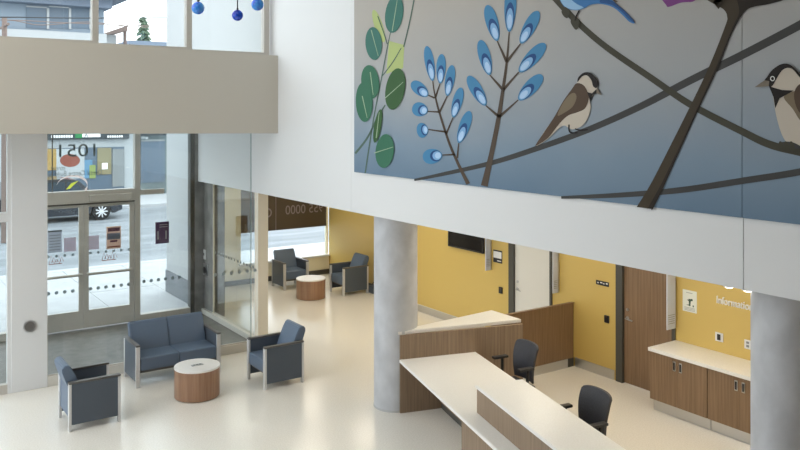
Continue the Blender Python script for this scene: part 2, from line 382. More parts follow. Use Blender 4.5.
# ---- vestibule side glazing
sw = struct(thing('window_4', 'side glass of the vestibule facing the lounge', 'window', (XS, 14.4, 0)), 'side glass of the vestibule facing the lounge', 'window')
bx('curb', 'curb_stone', sw, XS - 0.06, XS + 0.06, 13.2, 16.2, 0, 0.10, 0.004)
bx('jamb', 'post_cream', sw, XS - 0.005, XS + 0.03, 15.515, 15.54, 0.10, 2.74)
for a, c_ in ((13.21, 14.34), (14.35, 15.515)):
    pn = bx('pane', 'glass_grey', sw, XS, XS + 0.012, a, c_, 0.10, 2.74)
    for k in range(8):
        MB().cyl((XS - 0.003, a + 0.07 + k * 0.14, 1.34), 0.028, 0.028, 0.003, 12, 'X').build('dot', 'decal_dot', pn)
# ---- entrance façade
ef = struct(thing('window_5', 'grey metal entrance front with transom panes and sidelights', 'window', (4, YD, 0)), 'grey metal entrance front with transom panes and sidelights', 'window')
FR = 'anodized'
for a, c_, z1 in ((2.60, 2.72, 3.95), (4.585, 4.69, 3.95), (5.71, 5.80, 3.95), (1.2, 1.3, 3.95), (-1.6, -1.5, 3.95)):
    bx('post', 'dark_frame' if a == 5.71 else FR, ef, a, c_, YD - 0.03, YD + 0.12, 0, z1)
bx('header', FR, ef, 2.72, 4.585, YD - 0.05, YD + 0.12, 2.425, 2.66)
bx('dark_gap', 'dark_frame', ef, 2.72, 4.585, YD + 0.0, YD + 0.1, 2.395, 2.425)  # dark strip standing for the shaded gap above the door leaves
bx('operator_box', FR, ef, 3.7, 4.5, YD - 0.12, YD - 0.05, 2.45, 2.58, 0.006)
bx('sidelight_rail', FR, ef, 4.69, 5.17, YD - 0.02, YD + 0.038, 2.52, 2.62)
for a, c_ in ((4.69, 5.71), (1.3, 2.60), (-1.5, 1.2)):
    bx('sill', FR, ef, a, c_, YD - 0.04, YD + 0.12, 0.0, 0.14)
    bx('pane', 'glass_clear', ef, a, c_, YD + 0.04, YD + 0.052, 0.14, 3.95)
tp = bx('transom_pane', 'glass_clear', ef, 2.72, 4.585, YD + 0.04, YD + 0.052, 2.66, 3.95)
bx('glazing_bar', 'dark_frame', ef, 3.06, 3.075, YD + 0.03, YD + 0.06, 2.66, 3.95)
glass_text('lettering', '1051', 0.34, 3.93, YD + 0.036, 3.32, 'decal_dark', tp, fit=0.66)
glass_text('lettering', 'street', 0.13, 3.30, YD + 0.036, 3.065, 'decal_dark', tp, fit=0.26)
glass_text('lettering', 'Dental Centre Building', 0.135, 3.97, YD + 0.036, 2.955, 'decal_dark', tp, fit=0.97)
# swoosh emblem on the transom
ov = []
for k in range(15):
    t = k / 14; a = math.radians(170 - 205 * t); ov.append((3.42 + 0.28 * math.cos(a), 2.76 + 0.19 * math.sin(a), 0.004 + 0.034 * t))
m_ = MB(); L = [m_.bm.verts.new((x, YD + 0.036, z + w_)) for x, z, w_ in ov]; R_ = [m_.bm.verts.new((x, YD + 0.036, z - w_)) for x, z, w_ in ov]
for k in range(14): m_.bm.faces.new((L[k], L[k + 1], R_[k + 1], R_[k]))
m_.build('emblem_arc', 'decal_pink', tp)
m_ = MB(); m_.bm.faces.new([m_.bm.verts.new((x, YD + 0.036, z)) for x, z in ((3.31, 2.70), (3.38, 2.71), (3.53, 2.85), (3.40, 2.81))]); m_.build('emblem_leaf', 'decal_yellow', tp)

def glass_door(name, x0, x1, label, hinge):
    d = struct(thing(name, label, 'door', ((x0 + x1) / 2, YD + 0.03, 0)), label, 'door')
    y0, y1 = YD + 0.01, YD + 0.065
    for a, c_ in ((x0, x0 + 0.085), (x1 - 0.085, x1)): bx('stile', FR, d, a, c_, y0, y1, 0.02, 2.39)
    bx('top_rail', FR, d, x0 + 0.085, x1 - 0.085, y0, y1, 2.34, 2.39)
    bx('bottom_rail', FR, d, x0 + 0.085, x1 - 0.085, y0, y1, 0.02, 0.36)
    pn = bx('pane', 'glass_clear', d, x0 + 0.085, x1 - 0.085, y0 + 0.02, y0 + 0.032, 0.36, 2.34)
    MB().tube([(x0 + 0.03, YD - 0.045, 1.06), (x1 - 0.03, YD - 0.045, 1.06)], 0.026, 10).build('push_bar', FR, d, True)
    for xx in (x0 + 0.06, x1 - 0.06): bx('bar_bracket', FR, d, xx - 0.02, xx + 0.02, YD - 0.05, YD + 0.012, 1.03, 1.09)
    n = int((x1 - x0 - 0.2) / 0.145) + 1
    for k in range(n):
        MB().cyl((x0 + 0.12 + k * 0.145, y0 + 0.016, 0.76), 0.034, 0.034, 0.003, 14, 'Y').build('dot', 'decal_dot', pn)
    for k in range(n):
        MB().cyl((x0 + 0.12 + k * 0.145, y0 + 0.016, 1.45), 0.026, 0.026, 0.003, 12, 'Y').build('dot', 'decal_dot', pn)
    return d
glass_door('door_1', 2.73, 3.622, 'glass entrance door leaf next to the white pillar', 0)
glass_door('door_2', 3.632, 4.578, 'glass entrance door leaf beside the sidelight', 1)
for k in range(6):
    MB().cyl((4.78 + k * 0.145, YD + 0.036, 0.78), 0.034, 0.034, 0.003, 14, 'Y').build('dot', 'decal_dot', ef)

# ---- lounge window with its brown film band
lg = struct(thing('window_6', 'street window of the lounge with a dark lettered band', 'window', (9, YW, 0.46)), 'street window of the lounge with a dark lettered band', 'window')
for a, c_ in ((7.66, 7.73), (8.30, 8.36), (10.10, 10.14)): bx('mullion', 'cream_paint', lg, a, c_, YW + 0.05, YW + 0.15, 0.46, 2.6)
bx('sill', 'white_paint', lg, 7.66, XL, YW - 0.06, YW + 0.16, 0.46, 0.50, 0.004)
for a, c_ in ((7.73, 8.30), (8.36, 10.10)):
    bx('pane', 'glass_clear', lg, a, c_, YW + 0.09, YW + 0.102, 0.50, 2.6)
    fb = bx('film_band', 'film_brown', lg, a, c_, YW + 0.082, YW + 0.087, 1.225, 2.6)
glass_text('lettering', '955 0000', 0.32, 10.02, YW + 0.079, 1.60, 'film_letter', lg, fit=1.07)
glass_text('lettering', 'C', 0.34, 8.58, YW + 0.079, 1.56, 'film_letter', lg)
bx('film_seam', 'film_letter', lg, 8.665, 8.68, YW + 0.076, YW + 0.081, 1.225, 2.6)

# ---- doors in the yellow wall
def wall_door(name, y0, y1, leafm, label, hinge_left):
    d = struct(thing(name, label, 'door', (XB, (y0 + y1) / 2, 0)), label, 'door')
    for a, c_ in ((y0 - 0.02, y0 + 0.03), (y1 - 0.03, y1 + 0.10)): bx('frame', 'dark_frame', d, XB - 0.025, XB + 0.12, a, c_, 0, DH)
    bx('frame', 'dark_frame', d, XB - 0.025, XB + 0.12, y0 - 0.02, y1 + 0.10, DH, DH + 0.07)
    leaf = bx('leaf', leafm, d, XB + 0.02, XB + 0.065, y0 + 0.03, y1 - 0.03, 0.01, DH)
    hy = y1 - 0.10
    MB().cyl((XB + 0.012, hy, 1.01), 0.028, 0.028, 0.014, 20, 'X').build('rose', 'steel', leaf, True)
    MB().tube([(XB + 0.012, hy, 1.01), (XB - 0.035, hy, 1.01), (XB - 0.04, hy - 0.02, 1.01), (XB - 0.04, hy - 0.13, 1.0)], 0.011, 8).build('lever', 'steel', leaf, True)
    MB().cyl((XB + 0.012, hy, 1.14), 0.022, 0.022, 0.014, 20, 'X').build('lock', 'steel', leaf, True)
    return d
wall_door('door_3', D3[0], D3[1], 'door_white', 'off white door with dark frame and lever handle', True)
wall_door('door_4', D4[0], D4[1], 'walnut', 'walnut veneer door in dark frame beside the white counter', True)

# ================================================================== COLUMNS
for i, (cy, lb) in enumerate(((9.445, 'round concrete column at the end of the reception desk'), (3.62, 'round concrete column hiding part of the information lettering'))):
    c_ = thing('concrete_column', lb, 'column', (6.36, cy, 0), 'round concrete columns')
    MB().cyl((6.36, cy, 1.39), 0.31, 0.31, 2.78, 64).build('shaft', 'concrete', c_, True)
    MB().cyl((6.36, cy, 0.012), 0.316, 0.314, 0.024, 64).build('foot_seal', 'kerb', c_, True)

# ================================================================== MURAL
mu = thing('mural', 'large printed wall mural of birds, leafy twigs and blue buds', 'mural', (XM, 6, 3.315))
XP = XM - 0.02
for y0, y1 in ((-2, 3.730), (3.736, 9.725)):
    bx('mural_panel', 'mural_print', mu, XP, XM - 0.002, y0, y1, 3.315, 7.6)
LAY = [0]
def px2w(p, X): return on_x(p[0] + 1.2, p[1], X)
def flat(name, pts, m, layer, parent=mu):
    X = XP - 0.0012 * layer
    q = []
    for p in pts:
        if not q or math.hypot(p[0] - q[-1][0], p[1] - q[-1][1]) > 0.02: q.append(p)
    if math.hypot(q[0][0] - q[-1][0], q[0][1] - q[-1][1]) < 0.02: q.pop()
    P = [px2w(p, X) for p in q]
    m_ = MB(); vs = [m_.bm.verts.new(p) for p in P]
    for t in tessellate_polygon([P]):
        try: m_.bm.faces.new([vs[i] for i in t])
        except ValueError: pass
    return m_.build(name, m, parent)
def smooth_pts(pts, n=6, closed=True):                 # Catmull-Rom through the points
    out = []; N = len(pts)
    rng = range(N) if closed else range(N - 1)
    for i in rng:
        g = (lambda k: pts[k % N]) if closed else (lambda k: pts[max(0, min(N - 1, k))])
        p0, p1, p2, p3 = g(i - 1), g(i), g(i + 1), g(i + 2)
        for k in range(n):
            t = k / n
            out.append(tuple(0.5 * (2 * p1[j] + (p2[j] - p0[j]) * t + (2 * p0[j] - 5 * p1[j] + 4 * p2[j] - p3[j]) * t * t + (3 * p1[j] - p0[j] - 3 * p2[j] + p3[j]) * t ** 3) for j in range(2)))
    if not closed: out.append(tuple(pts[-1][:2]))
    return out
def stroke(name, pts, ws, m, layer, parent=mu, n=8):
    q = smooth_pts(pts, n, False) if len(pts) > 2 else pts
    if len(pts) == 2: q = [tuple(pts[0][j] + (pts[1][j] - pts[0][j]) * k / 4 for j in range(2)) for k in range(5)]
    L, R_ = [], []
    for i, p in enumerate(q):
        a, c_ = q[max(0, i - 1)], q[min(len(q) - 1, i + 1)]
        dx, dy = c_[0] - a[0], c_[1] - a[1]; l = math.hypot(dx, dy) or 1
        t = i / (len(q) - 1); f = t * (len(ws) - 1); k = min(int(f), len(ws) - 2) if len(ws) > 1 else 0
        w_ = (ws[k] + (ws[k + 1] - ws[k]) * (f - k)) / 2 if len(ws) > 1 else ws[0] / 2
        L.append((p[0] - dy / l * w_, p[1] + dx / l * w_)); R_.append((p[0] + dy / l * w_, p[1] - dx / l * w_))
    X = XP - 0.0012 * layer
    m_ = MB(); l_ = [m_.bm.verts.new(px2w(p, X)) for p in L]; r_ = [m_.bm.verts.new(px2w(p, X)) for p in R_]
    for i in range(len(q) - 1): m_.bm.faces.new((l_[i], l_[i + 1], r_[i + 1], r_[i]))
    return m_.build(name, m, parent)
def oval(cx, cy, a, b_, rot, n=28, egg=0.0):
    out = []; r = math.radians(rot); c0, s0 = math.cos(r), math.sin(r)
    for k in range(n):
        t = 2 * PI * k / n; u = a * math.cos(t); v_ = b_ * math.sin(t) * (1 + egg * math.cos(t))
        out.append((cx + u * c0 - v_ * s0, cy + u * s0 + v_ * c0))
    return out
# branches crossing the mural
stroke('branch', [(350, 217), (400, 181), (440, 173.5), (500, 159), (560, 138), (620, 115), (680, 85), (740, 55), (808, 22)], [4, 4, 5, 6, 6.5, 7, 8, 9], 'branch_grey', 1) if False else None
stroke('branch', [(413, 180), (440, 174.5), (490, 163), (540, 147), (590, 128.5), (640, 106), (690, 80), (745, 53), (808, 20), (880, -20), (960, -70)], [2, 3.8, 5, 5.8, 6.5, 7.3, 8, 8.6, 9.5, 10], 'branch_grey', 1)
stroke('branch', [(500, -60), (548, -8), (575, 21), (605, 47), (650, 78), (690, 105), (740, 131), (770, 145), (808, 154), (880, 172), (960, 180)], [6, 6.2, 6, 6.3, 6.6, 7, 7.5, 8.2, 9, 10], 'branch_olive', 2)
stroke('branch', [(560, 197.5), (620, 195), (680, 190), (740, 181), (808, 170), (880, 152), (960, 128)], [2.5, 5, 6, 6.5, 7, 8, 9], 'branch_grey', 3)
tr = flat('trunk', smooth_pts([(637, 207.2), (635.4, 207), (636.4, 205.4), (650, 183), (671, 142), (692, 100), (709, 64), (724, 26), (726, 17), (722, 9), (706, -2), (745, -6), (784, -2), (768, 4), (750, 7.5), (741, 15), (731, 33), (716, 70), (698, 108), (679, 150), (661, 190), (652.4, 207.6), (651.5, 209.0), (650, 208.8)], 4), 'trunk_brown', 4)
flat('shade_side', smooth_pts([(651.5, 209), (650, 208.8), (647.4, 208.4), (647.2, 207.2), (660, 184), (679, 145), (698, 104), (717, 62), (731, 28), (738, 12), (735, -6), (745, -6), (784, -2), (768, 4), (750, 7.5), (741, 15), (731, 33), (716, 70), (698, 108), (679, 150), (661, 190)], 4), 'trunk_dark', 5, tr)
stroke('branch', [(722, 4), (706, -10), (676, -24), (640, -60)], [14, 10, 9, 7], 'trunk_brown', 4)
stroke('branch', [(738, 4), (775, -4), (820, -14), (900, -60)], [14, 9, 8, 6], 'trunk_dark', 4)
stroke('branch', [(732, 0), (735, -30), (728, -70), (740, -110)], [20, 15, 12, 9], 'trunk_brown', 4)
# leafy green twig
stroke('stem', [(364, 173), (369, 140), (374, 110), (380, 80), (386, 48), (392, 20)], [1.4, 1.3, 1.2, 1.2, 1, 0.8], 'stem_green', 2)
stroke('stem', [(354, 153.5), (366, 138), (376, 118), (384, 105)], [2.2, 2, 1.6, 1.2], 'stem_green', 2)
stroke('stem', [(376.5, 16), (383, 34), (386, 44)], [1, 1, 1], 'stem_green', 3)
stroke('stem', [(381, 76), (391, 63), (400, 48)], [1, 1, 0.8], 'stem_green', 3)
stroke('stem', [(402.5, 47), (408, 24), (414, -6)], [1.3, 1.2, 1.2], 'stem_green', 3)
flat('leaf', oval(377.5, 26, 17, 4.2, 72), 'leaf_lime', 1); flat('leaf', [(388, 41), (403, 45), (402, 68), (385, 74)], 'leaf_lime', 1)
for li, (cx, cy, a, b_, rot, mm, vein) in enumerate(((393, 14, 19, 9, -82, 'leaf_teal', ((391, 31), (396, 0))), (372.5, 43.5, 16.5, 8.3, 86, 'leaf_teal', ((370, 30), (377, 56))),
        (369, 82, 17, 9, 84, 'leaf_green', ((369, 72), (372, 95))), (363, 102, 20, 8.5, 88, 'leaf_green', ((361, 96), (366, 118))),
        (394, 89, 21, 9.6, -80, 'leaf_dark', ((384, 98), (402, 82))), (376.5, 126, 17, 3.6, -80, 'leaf_dark', ((375, 138), (378, 112))),
        (383.5, 151, 17, 9.2, -84, 'leaf_green', ((373, 153), (392, 147))))):
    lf = flat('leaf', [p for p in oval(cx, cy, a, b_, rot)] if cx > 364 else [(max(p[0], 354.6), p[1]) for p in oval(cx, cy, a, b_, rot)], mm, 5 + li)
    stroke('vein', list(vein), [0.9, 0.5], 'vein', 5.5 + li, lf)
# blue buds on twigs
def bud(bx_, by, tx, ty, wd):                          # base (twig end) to tip, width px
    L = math.hypot(tx - bx_, ty - by); rot = math.degrees(math.atan2(ty - by, tx - bx_)); ux, uy = (tx - bx_) / L, (ty - by) / L
    o = flat('bud', oval(bx_ + ux * L * 0.5, by + uy * L * 0.5, L * 0.5, wd / 2, rot, egg=0.12), 'bud_blue', 4)
    flat('bud_heart', oval(bx_ + ux * L * 0.33, by + uy * L * 0.33, L * 0.29, wd * 0.37, rot), 'bud_navy', 5, o)
    flat('bud_ring', oval(bx_ + ux * L * 0.27, by + uy * L * 0.27, L * 0.23, wd * 0.29, rot), 'bud_sky', 6, o)
    flat('bud_core', oval(bx_ + ux * L * 0.22, by + uy * L * 0.22, L * 0.15, wd * 0.2, rot), 'bud_pale', 7, o)
for a in ((431.5, 81, 425.5, 46, 9.5), (439, 83.5, 440.5, 54, 9.5), (446, 96, 451, 65, 9.5), (426.5, 96, 410.5, 82, 12), (426.5, 111.5, 411, 107.5, 14), (427, 129.5, 415.5, 131, 15),
          (452, 117.5, 460, 87.5, 10), (457.5, 143, 468.5, 111, 11), (441, 155, 421.5, 157.5, 15)): bud(*a)
for a in ((496, 41, 486, 5, 12.5), (508, 32, 510, -16, 12), (519.5, 43.5, 537, 11, 12.5), (518, 72, 544, 43.5, 13.5), (517.5, 100, 541, 75, 13.5), (488.5, 75, 479, 40, 12), (484.5, 105.5, 467, 76, 12)): bud(*a)
stroke('twig', [(467, 184), (458, 166), (448, 143), (438, 112), (433.5, 94), (431.5, 81)], [4, 3, 2.4, 2, 1.5, 1], 'twig', 3)
for q in (((433.5, 98), (426.5, 95)), ((434, 98), (439, 83)), ((438.5, 112), (426.5, 111.5)), ((438, 113), (446, 96)), ((445, 132), (427, 129.5)), ((445, 134), (452, 117)), ((454, 154.5), (441, 155)), ((456, 158), (457.5, 143))):
    stroke('twig', list(q), [2, 1], 'twig', 3)
stroke('twig', [(483, 186), (490, 155), (497, 120), (502, 88), (505.5, 62), (508, 32)], [7, 5, 4.5, 3.2, 2.4, 1], 'twig', 3)
for q in (((505.5, 62), (496, 41)), ((505.5, 62), (519.5, 43.5)), ((502, 90), (488.5, 75)), ((502, 90), (517.5, 72)), ((498, 117), (484.5, 105.5)), ((498, 117), (517, 100))):
    stroke('twig', list(q), [3, 1.2], 'twig', 3)
flat('petal', smooth_pts([(662, -4), (665, 5), (668, 6.8), (680, 2.6), (692, 1.5), (696, -5)], 4), 'petal_purple', 3)
# small brown bird on the branch
def z1(x, y): return (530 + x * 0.1887, 65 + y * 0.1889)
bd = flat('bird', smooth_pts([z1(*p) for p in ((35, 425), (28, 418), (70, 350), (120, 280), (165, 200), (215, 130), (240, 98), (252, 65), (285, 40), (320, 45), (350, 75), (352, 115), (335, 150), (312, 190), (315, 225), (300, 280), (265, 325), (215, 340), (175, 320), (140, 340), (90, 390))], 4), 'bird_cream', 8)
flat('wing', smooth_pts([z1(*p) for p in ((30, 425), (28, 415), (75, 345), (125, 270), (170, 190), (215, 128), (240, 97), (275, 105), (298, 140), (305, 180), (285, 230), (240, 252), (195, 268), (150, 310), (90, 385))], 4), 'bird_brown', 9, bd)
flat('wing_patch', smooth_pts([z1(*p) for p in ((140, 268), (160, 215), (200, 160), (230, 148), (240, 175), (220, 220), (180, 250))], 4), 'bird_tan', 10, bd)
flat('cap', smooth_pts([z1(*p) for p in ((246, 90), (250, 65), (280, 40), (315, 42), (345, 70), (355, 100), (345, 122), (328, 112), (318, 80), (295, 55), (268, 62))], 4), 'bird_black', 11, bd)
flat('bib', [z1(*p) for p in ((296, 143), (322, 150), (345, 128), (352, 150), (325, 158), (312, 195), (304, 165))], 'bird_black', 11, bd)
flat('beak', [z1(*p) for p in ((348, 120), (375, 160), (345, 150))], 'bird_beak', 12, bd)
stroke('foot', [z1(200, 315), z1(205, 355), z1(245, 358)], [1.6, 1.4, 1.2], 'bird_black', 9, bd); stroke('foot', [z1(232, 338), z1(262, 345), z1(300, 342)], [1.2, 1.4, 1.2], 'bird_black', 9, bd)
# blue bird cut by the frame top
def z2(x, y): return (545 + x * 0.125, y * 0.125)
bd = flat('bird', smooth_pts([z2(*p) for p in ((105, -40), (120, 20), (160, 65), (230, 82), (300, 68), (350, 40), (420, 30), (500, 45), (560, 75), (620, 130), (660, 170), (695, 188), (708, 178), (680, 140), (620, 80), (560, 30), (510, -10), (400, -60), (200, -80))], 4), 'bird_blue', 8)
flat('belly', smooth_pts([z2(*p) for p in ((110, -30), (125, 22), (165, 62), (230, 78), (300, 62), (250, 35), (205, 0), (190, -40))], 4), 'bird_sky', 9, bd)
flat('tail_feather', smooth_pts([z2(*p) for p in ((430, 20), (520, 38), (600, 90), (660, 150), (700, 182), (706, 172), (660, 122), (590, 55), (520, 5), (450, -10))], 4), 'bird_deep', 9, bd)
flat('feather', [z2(*p) for p in ((530, 2), (560, 18), (575, 14), (545, -6))], 'bird_brown', 10, bd)
stroke('foot', [z2(265, 82), z2(240, 130), z2(232, 165)], [1.4, 1.4, 1.6], 'bird_black', 9, bd)
flat('claw', smooth_pts([z2(*p) for p in ((122, 95), (135, 60), (165, 60), (190, 100), (170, 145), (140, 130))], 3), 'branch_olive', 9, bd); flat('claw', smooth_pts([z2(*p) for p in ((195, 165), (215, 140), (255, 150), (270, 190), (240, 240), (205, 200))], 3), 'branch_olive', 9, bd)
# large capped bird at the right
def z3(x, y): return (740 + x * 0.2335, 55 + y * 0.2335)
bd = flat('bird', smooth_pts([z3(*p) for p in ((112, 110), (135, 70), (170, 42), (215, 45), (258, 90), (300, 140), (360, 240), (390, 330), (330, 400), (258, 398), (200, 378), (170, 330), (148, 250), (140, 200), (130, 150))], 4), 'bird_cream', 8)
flat('cap', smooth_pts([z3(*p) for p in ((100, 112), (112, 92), (135, 62), (175, 38), (215, 45), (262, 95), (300, 150), (250, 95), (215, 58), (180, 62), (152, 100), (135, 130), (120, 135))], 4), 'bird_black', 10, bd)
flat('bib', [z3(*p) for p in ((118, 132), (140, 140), (175, 150), (225, 152), (190, 172), (165, 185), (146, 228), (138, 180))], 'bird_black', 10, bd)
flat('breast', smooth_pts([z3(*p) for p in ((182, 180), (225, 155), (262, 170), (300, 280), (258, 285), (220, 230))], 4), 'bird_tan', 9, bd)
flat('wing', smooth_pts([z3(*p) for p in ((226, 170), (250, 125), (300, 130), (350, 210), (380, 300), (300, 280), (245, 240))], 4), 'bird_brown', 10, bd)
flat('beak', [z3(*p) for p in ((100, 108), (57, 138), (118, 134), (120, 112))], 'bird_beak', 11, bd)
flat('eye', oval(*z3(134, 101), 2.4, 2.6, 0, 16), 'print_white', 12, bd); flat('pupil', oval(*z3(134, 101), 1.5, 1.7, 0, 14), 'bird_black', 13, bd)
for fx in (172, 195, 218): flat('claw', oval(*z3(fx, 392), 5.5, 2.6, 75, 14), 'branch_olive', 11, bd)
flat('foot', smooth_pts([z3(*p) for p in ((165, 375), (215, 372), (258, 395), (220, 402), (180, 390))], 3), 'branch_grey', 10, bd)

# ================================================================== RECEPTION DESK
du = Vector((-0.27, -0.963)).normalized(); dn = Vector((-du.y, du.x))      # along the desk; from public to staff side
O = Vector((6.215, 9.15))
def DP(s_, n_): p = O + du * s_ + dn * n_; return (p.x, p.y)
dk = thing('reception_desk', 'angled walnut reception desk with white stepped counters', 'reception desk', (O.x, O.y, 0))
def desk_prism(name, m, pts, z0, z1, bev=0.0):
    b_ = MB().prism(pts, z0, z1)
    if bev: bmesh.ops.bevel(b_.bm, geom=b_.bm.edges[:], offset=bev, segments=2, affect='EDGES')
    return b_.build(name, m, dk, bev > 0)
hB, hC, hD = (8.08, 8.70), (8.08, 9.36), (6.62, 9.245)
desk_prism('high_countertop', 'solid_surface', [(6.205, 9.165), hB, hC, hD], 1.075, 1.125, 0.006)
desk_prism('high_panel', 'desk_walnut', [DP(0.015, 0.015), DP(0.015, 1.90), DP(-0.03, 1.90), DP(-0.03, 0.015)], 0.0, 1.075)
desk_prism('end_panel', 'desk_walnut', [(8.035, 8.74), (8.06, 8.74), (8.06, 9.33), (8.035, 9.33)], 0.0, 1.075)
desk_prism('low_countertop', 'solid_surface', [DP(0.016, 0.0), DP(0.016, 1.15), DP(6.2, 1.15), DP(6.2, 0.0)], 0.70, 0.745, 0.006)
desk_prism('modesty_panel', 'desk_walnut', [DP(0.016, 0.60), DP(0.016, 0.625), DP(2.07, 0.625), DP(2.07, 0.60)], 0.10, 0.70)
desk_prism('toe_kick', 'dark_frame', [DP(0.016, 0.625), DP(0.016, 0.65), DP(2.07, 0.65), DP(2.07, 0.625)], 0.0, 0.10)
desk_prism('return_panel', 'desk_walnut', [DP(2.07, 0.06), DP(2.07, 0.65), DP(2.095, 0.65), DP(2.095, 0.06)], 0.0, 0.70)
desk_prism('front_panel', 'desk_walnut', [DP(2.095, 0.06), DP(2.095, 0.085), DP(6.18, 0.085), DP(6.18, 0.06)], 0.08, 0.70)
desk_prism('toe_kick', 'dark_frame', [DP(2.095, 0.10), DP(2.095, 0.12), DP(6.18, 0.12), DP(6.18, 0.10)], 0.0, 0.08)
desk_prism('upstand_panel', 'desk_walnut', [DP(2.15, 0.215), DP(2.15, 0.80), DP(6.18, 0.80), DP(6.18, 0.215)], 0.745, 1.02)
desk_prism('upper_shelf', 'solid_surface', [DP(2.135, 0.20), DP(2.135, 0.80), DP(6.2, 0.80), DP(6.2, 0.20)], 1.02, 1.06, 0.006)
desk_prism('end_panel', 'desk_walnut', [DP(6.155, 0.1), DP(6.155, 1.1), DP(6.18, 1.1), DP(6.18, 0.1)], 0.0, 0.70)
# low walnut screen between desk and yellow wall
ps = thing('walnut_screen', 'low walnut screen wall between reception desk and yellow wall', 'partition', (8.9, 9.27, 0))
bx('panel', 'walnut', ps, 8.085, XB - 0.02, 9.245, 9.295, 0.14, 1.03)
bx('top_edge', 'walnut', ps, 8.085, XB - 0.005, 9.24, 9.30, 1.03, 1.045)
bx('base_plate', 'steel', ps, 8.085, 9.60, 9.235, 9.305, 0.0, 0.14)
bx('wall_bracket', 'dark_frame', ps, 9.60, XB - 0.018, 9.24, 9.30, 0.0, 0.14)

# ================================================================== CREDENZA
for i, (y0, y1, lb) in enumerate(((6.36, 7.262, 'walnut two-door base cabinet next to the walnut door'), (5.43, 6.35, 'walnut two-door base cabinet under the information lettering'))):
    c_ = thing('base_cabinet', lb, 'cabinet', (9.5, (y0 + y1) / 2, 0), 'base cabinets')
    bx('carcass', 'walnut', c_, 9.19, XB - 0.003, y0, y1, 0.17, 0.835)
    bx('toe_kick', 'steel', c_, 9.25, XB - 0.02, y0, y1, 0.0, 0.17)
    ym = (y0 + y1) / 2
    for a, e, hy in ((ym + 0.002, y1 - 0.001, ym + 0.05), (y0 + 0.001, ym - 0.002, ym - 0.05)):
        d = bx('door', 'walnut', c_, 9.168, 9.188, a, e, 0.172, 0.833)
        h_ = bx('handle', 'steel', d, 9.160, 9.168, hy - 0.022, hy + 0.022, 0.655, 0.785, 0.002)
        bx('finger_pull', 'black_plastic', h_, 9.157, 9.160, hy - 0.013, hy + 0.013, 0.67, 0.77)
wt = MB().box(9.14, XB - 0.002, 5.35, 7.275, 0.837, 0.885, 0.005, 2).build('worktop', 'solid_surface', None, True, (9.45, 6.3, 0.837))
tag(wt, 'long white worktop lying on the walnut base cabinets', 'worktop')

# ================================================================== SEATING
def armchair(name, w_, seats, label, cat, loc, rz, group):
    t = thing(name, label, cat, (0, 0, 0), group); h = w_ / 2; D = 0.33
    for s_ in (-1, 1):
        a0, a1 = sorted((s_ * (h - 0.062), s_ * (h - 0.004)))
        MB().box(a0, a1, -D + 0.035, D - 0.035, 0.085, 0.615, 0.006).build('side_panel', 'vinyl_dark' , t, True)
        c0, c1 = sorted((s_ * (h - 0.068), s_ * h))
        MB().box(c0, c1, -D - 0.002, D + 0.002, 0.615, 0.642, 0.006).build('armrest', 'arm_cap', t, True)
        for yy in (-D, D - 0.035): MB().box(c0 + 0.003, c1 - 0.003, yy, yy + 0.035, 0.0, 0.615, 0.003).build('leg', 'brushed_leg', t, True)
    MB().box(-h + 0.07, h - 0.07, -D + 0.06, D - 0.04, 0.20, 0.245).build('seat_frame', 'arm_cap', t)
    MB().box(-h + 0.07, h - 0.07, D - 0.055, D - 0.012, 0.16, 0.62, 0.01).build('back_frame', 'vinyl_blue', t, True)
    n = seats; iw_ = w_ - 0.144; cw = iw_ / n
    for k in range(n):
        x0 = -iw_ / 2 + k * cw + 0.003; x1 = x0 + cw - 0.006
        MB().box(x0, x1, -D + 0.005, D - 0.10, 0.245, 0.435, 0.028, 3).build('seat_cushion', 'vinyl_blue', t, True)
        bk = MB(); prof = [(-0.065, 0), (-0.075, 0.12), (-0.072, 0.34), (-0.055, 0.45), (-0.02, 0.478), (0.03, 0.47), (0.06, 0.43), (0.066, 0.25), (0.06, 0)]
        bk.prism(prof, x0, x1)
        bk.xf(basis(0, 0, 0, (0, 1, 0), (0, 0, 1)))
        top = [e for e in bk.bm.edges]
        bmesh.ops.bevel(bk.bm, geom=top, offset=0.012, segments=2, affect='EDGES')
        bk.xf(Matrix.Translation((0, 0.19, 0.40)) @ Matrix.Rotation(math.radians(-21), 4, 'X'))
        bk.build('back_cushion', 'vinyl_blue', t, True)
    t.location = loc; t.rotation_euler = (0, 0, rz)
    return t
G1 = 'blue vinyl lobby seating'
armchair('loveseat', 1.345, 2, 'blue vinyl two-seat sofa with metal legs before the vestibule glass', 'sofa', (4.165, 12.52, 0), 0, G1)
A_ = armchair('armchair', 0.665, 1, 'blue vinyl armchair near the white pillar, turned to the sofa table', 'armchair', (2.625, 11.335, 0), PI / 2, G1)
def another(loc, rz, label):
    o = copy_tree(A_); o.location = loc; o.rotation_euler = (0, 0, rz); o['label'] = label; return o
another((5.39, 11.35, 0), -PI / 2, 'blue vinyl armchair near the cream post, facing the sofa table')
another((8.595, 17.28, 0), 0, 'dark armchair in the lounge with its back to the street window')
another((9.46, 15.99, 0), -PI / 2, 'dark armchair in the lounge with its back to the yellow wall')
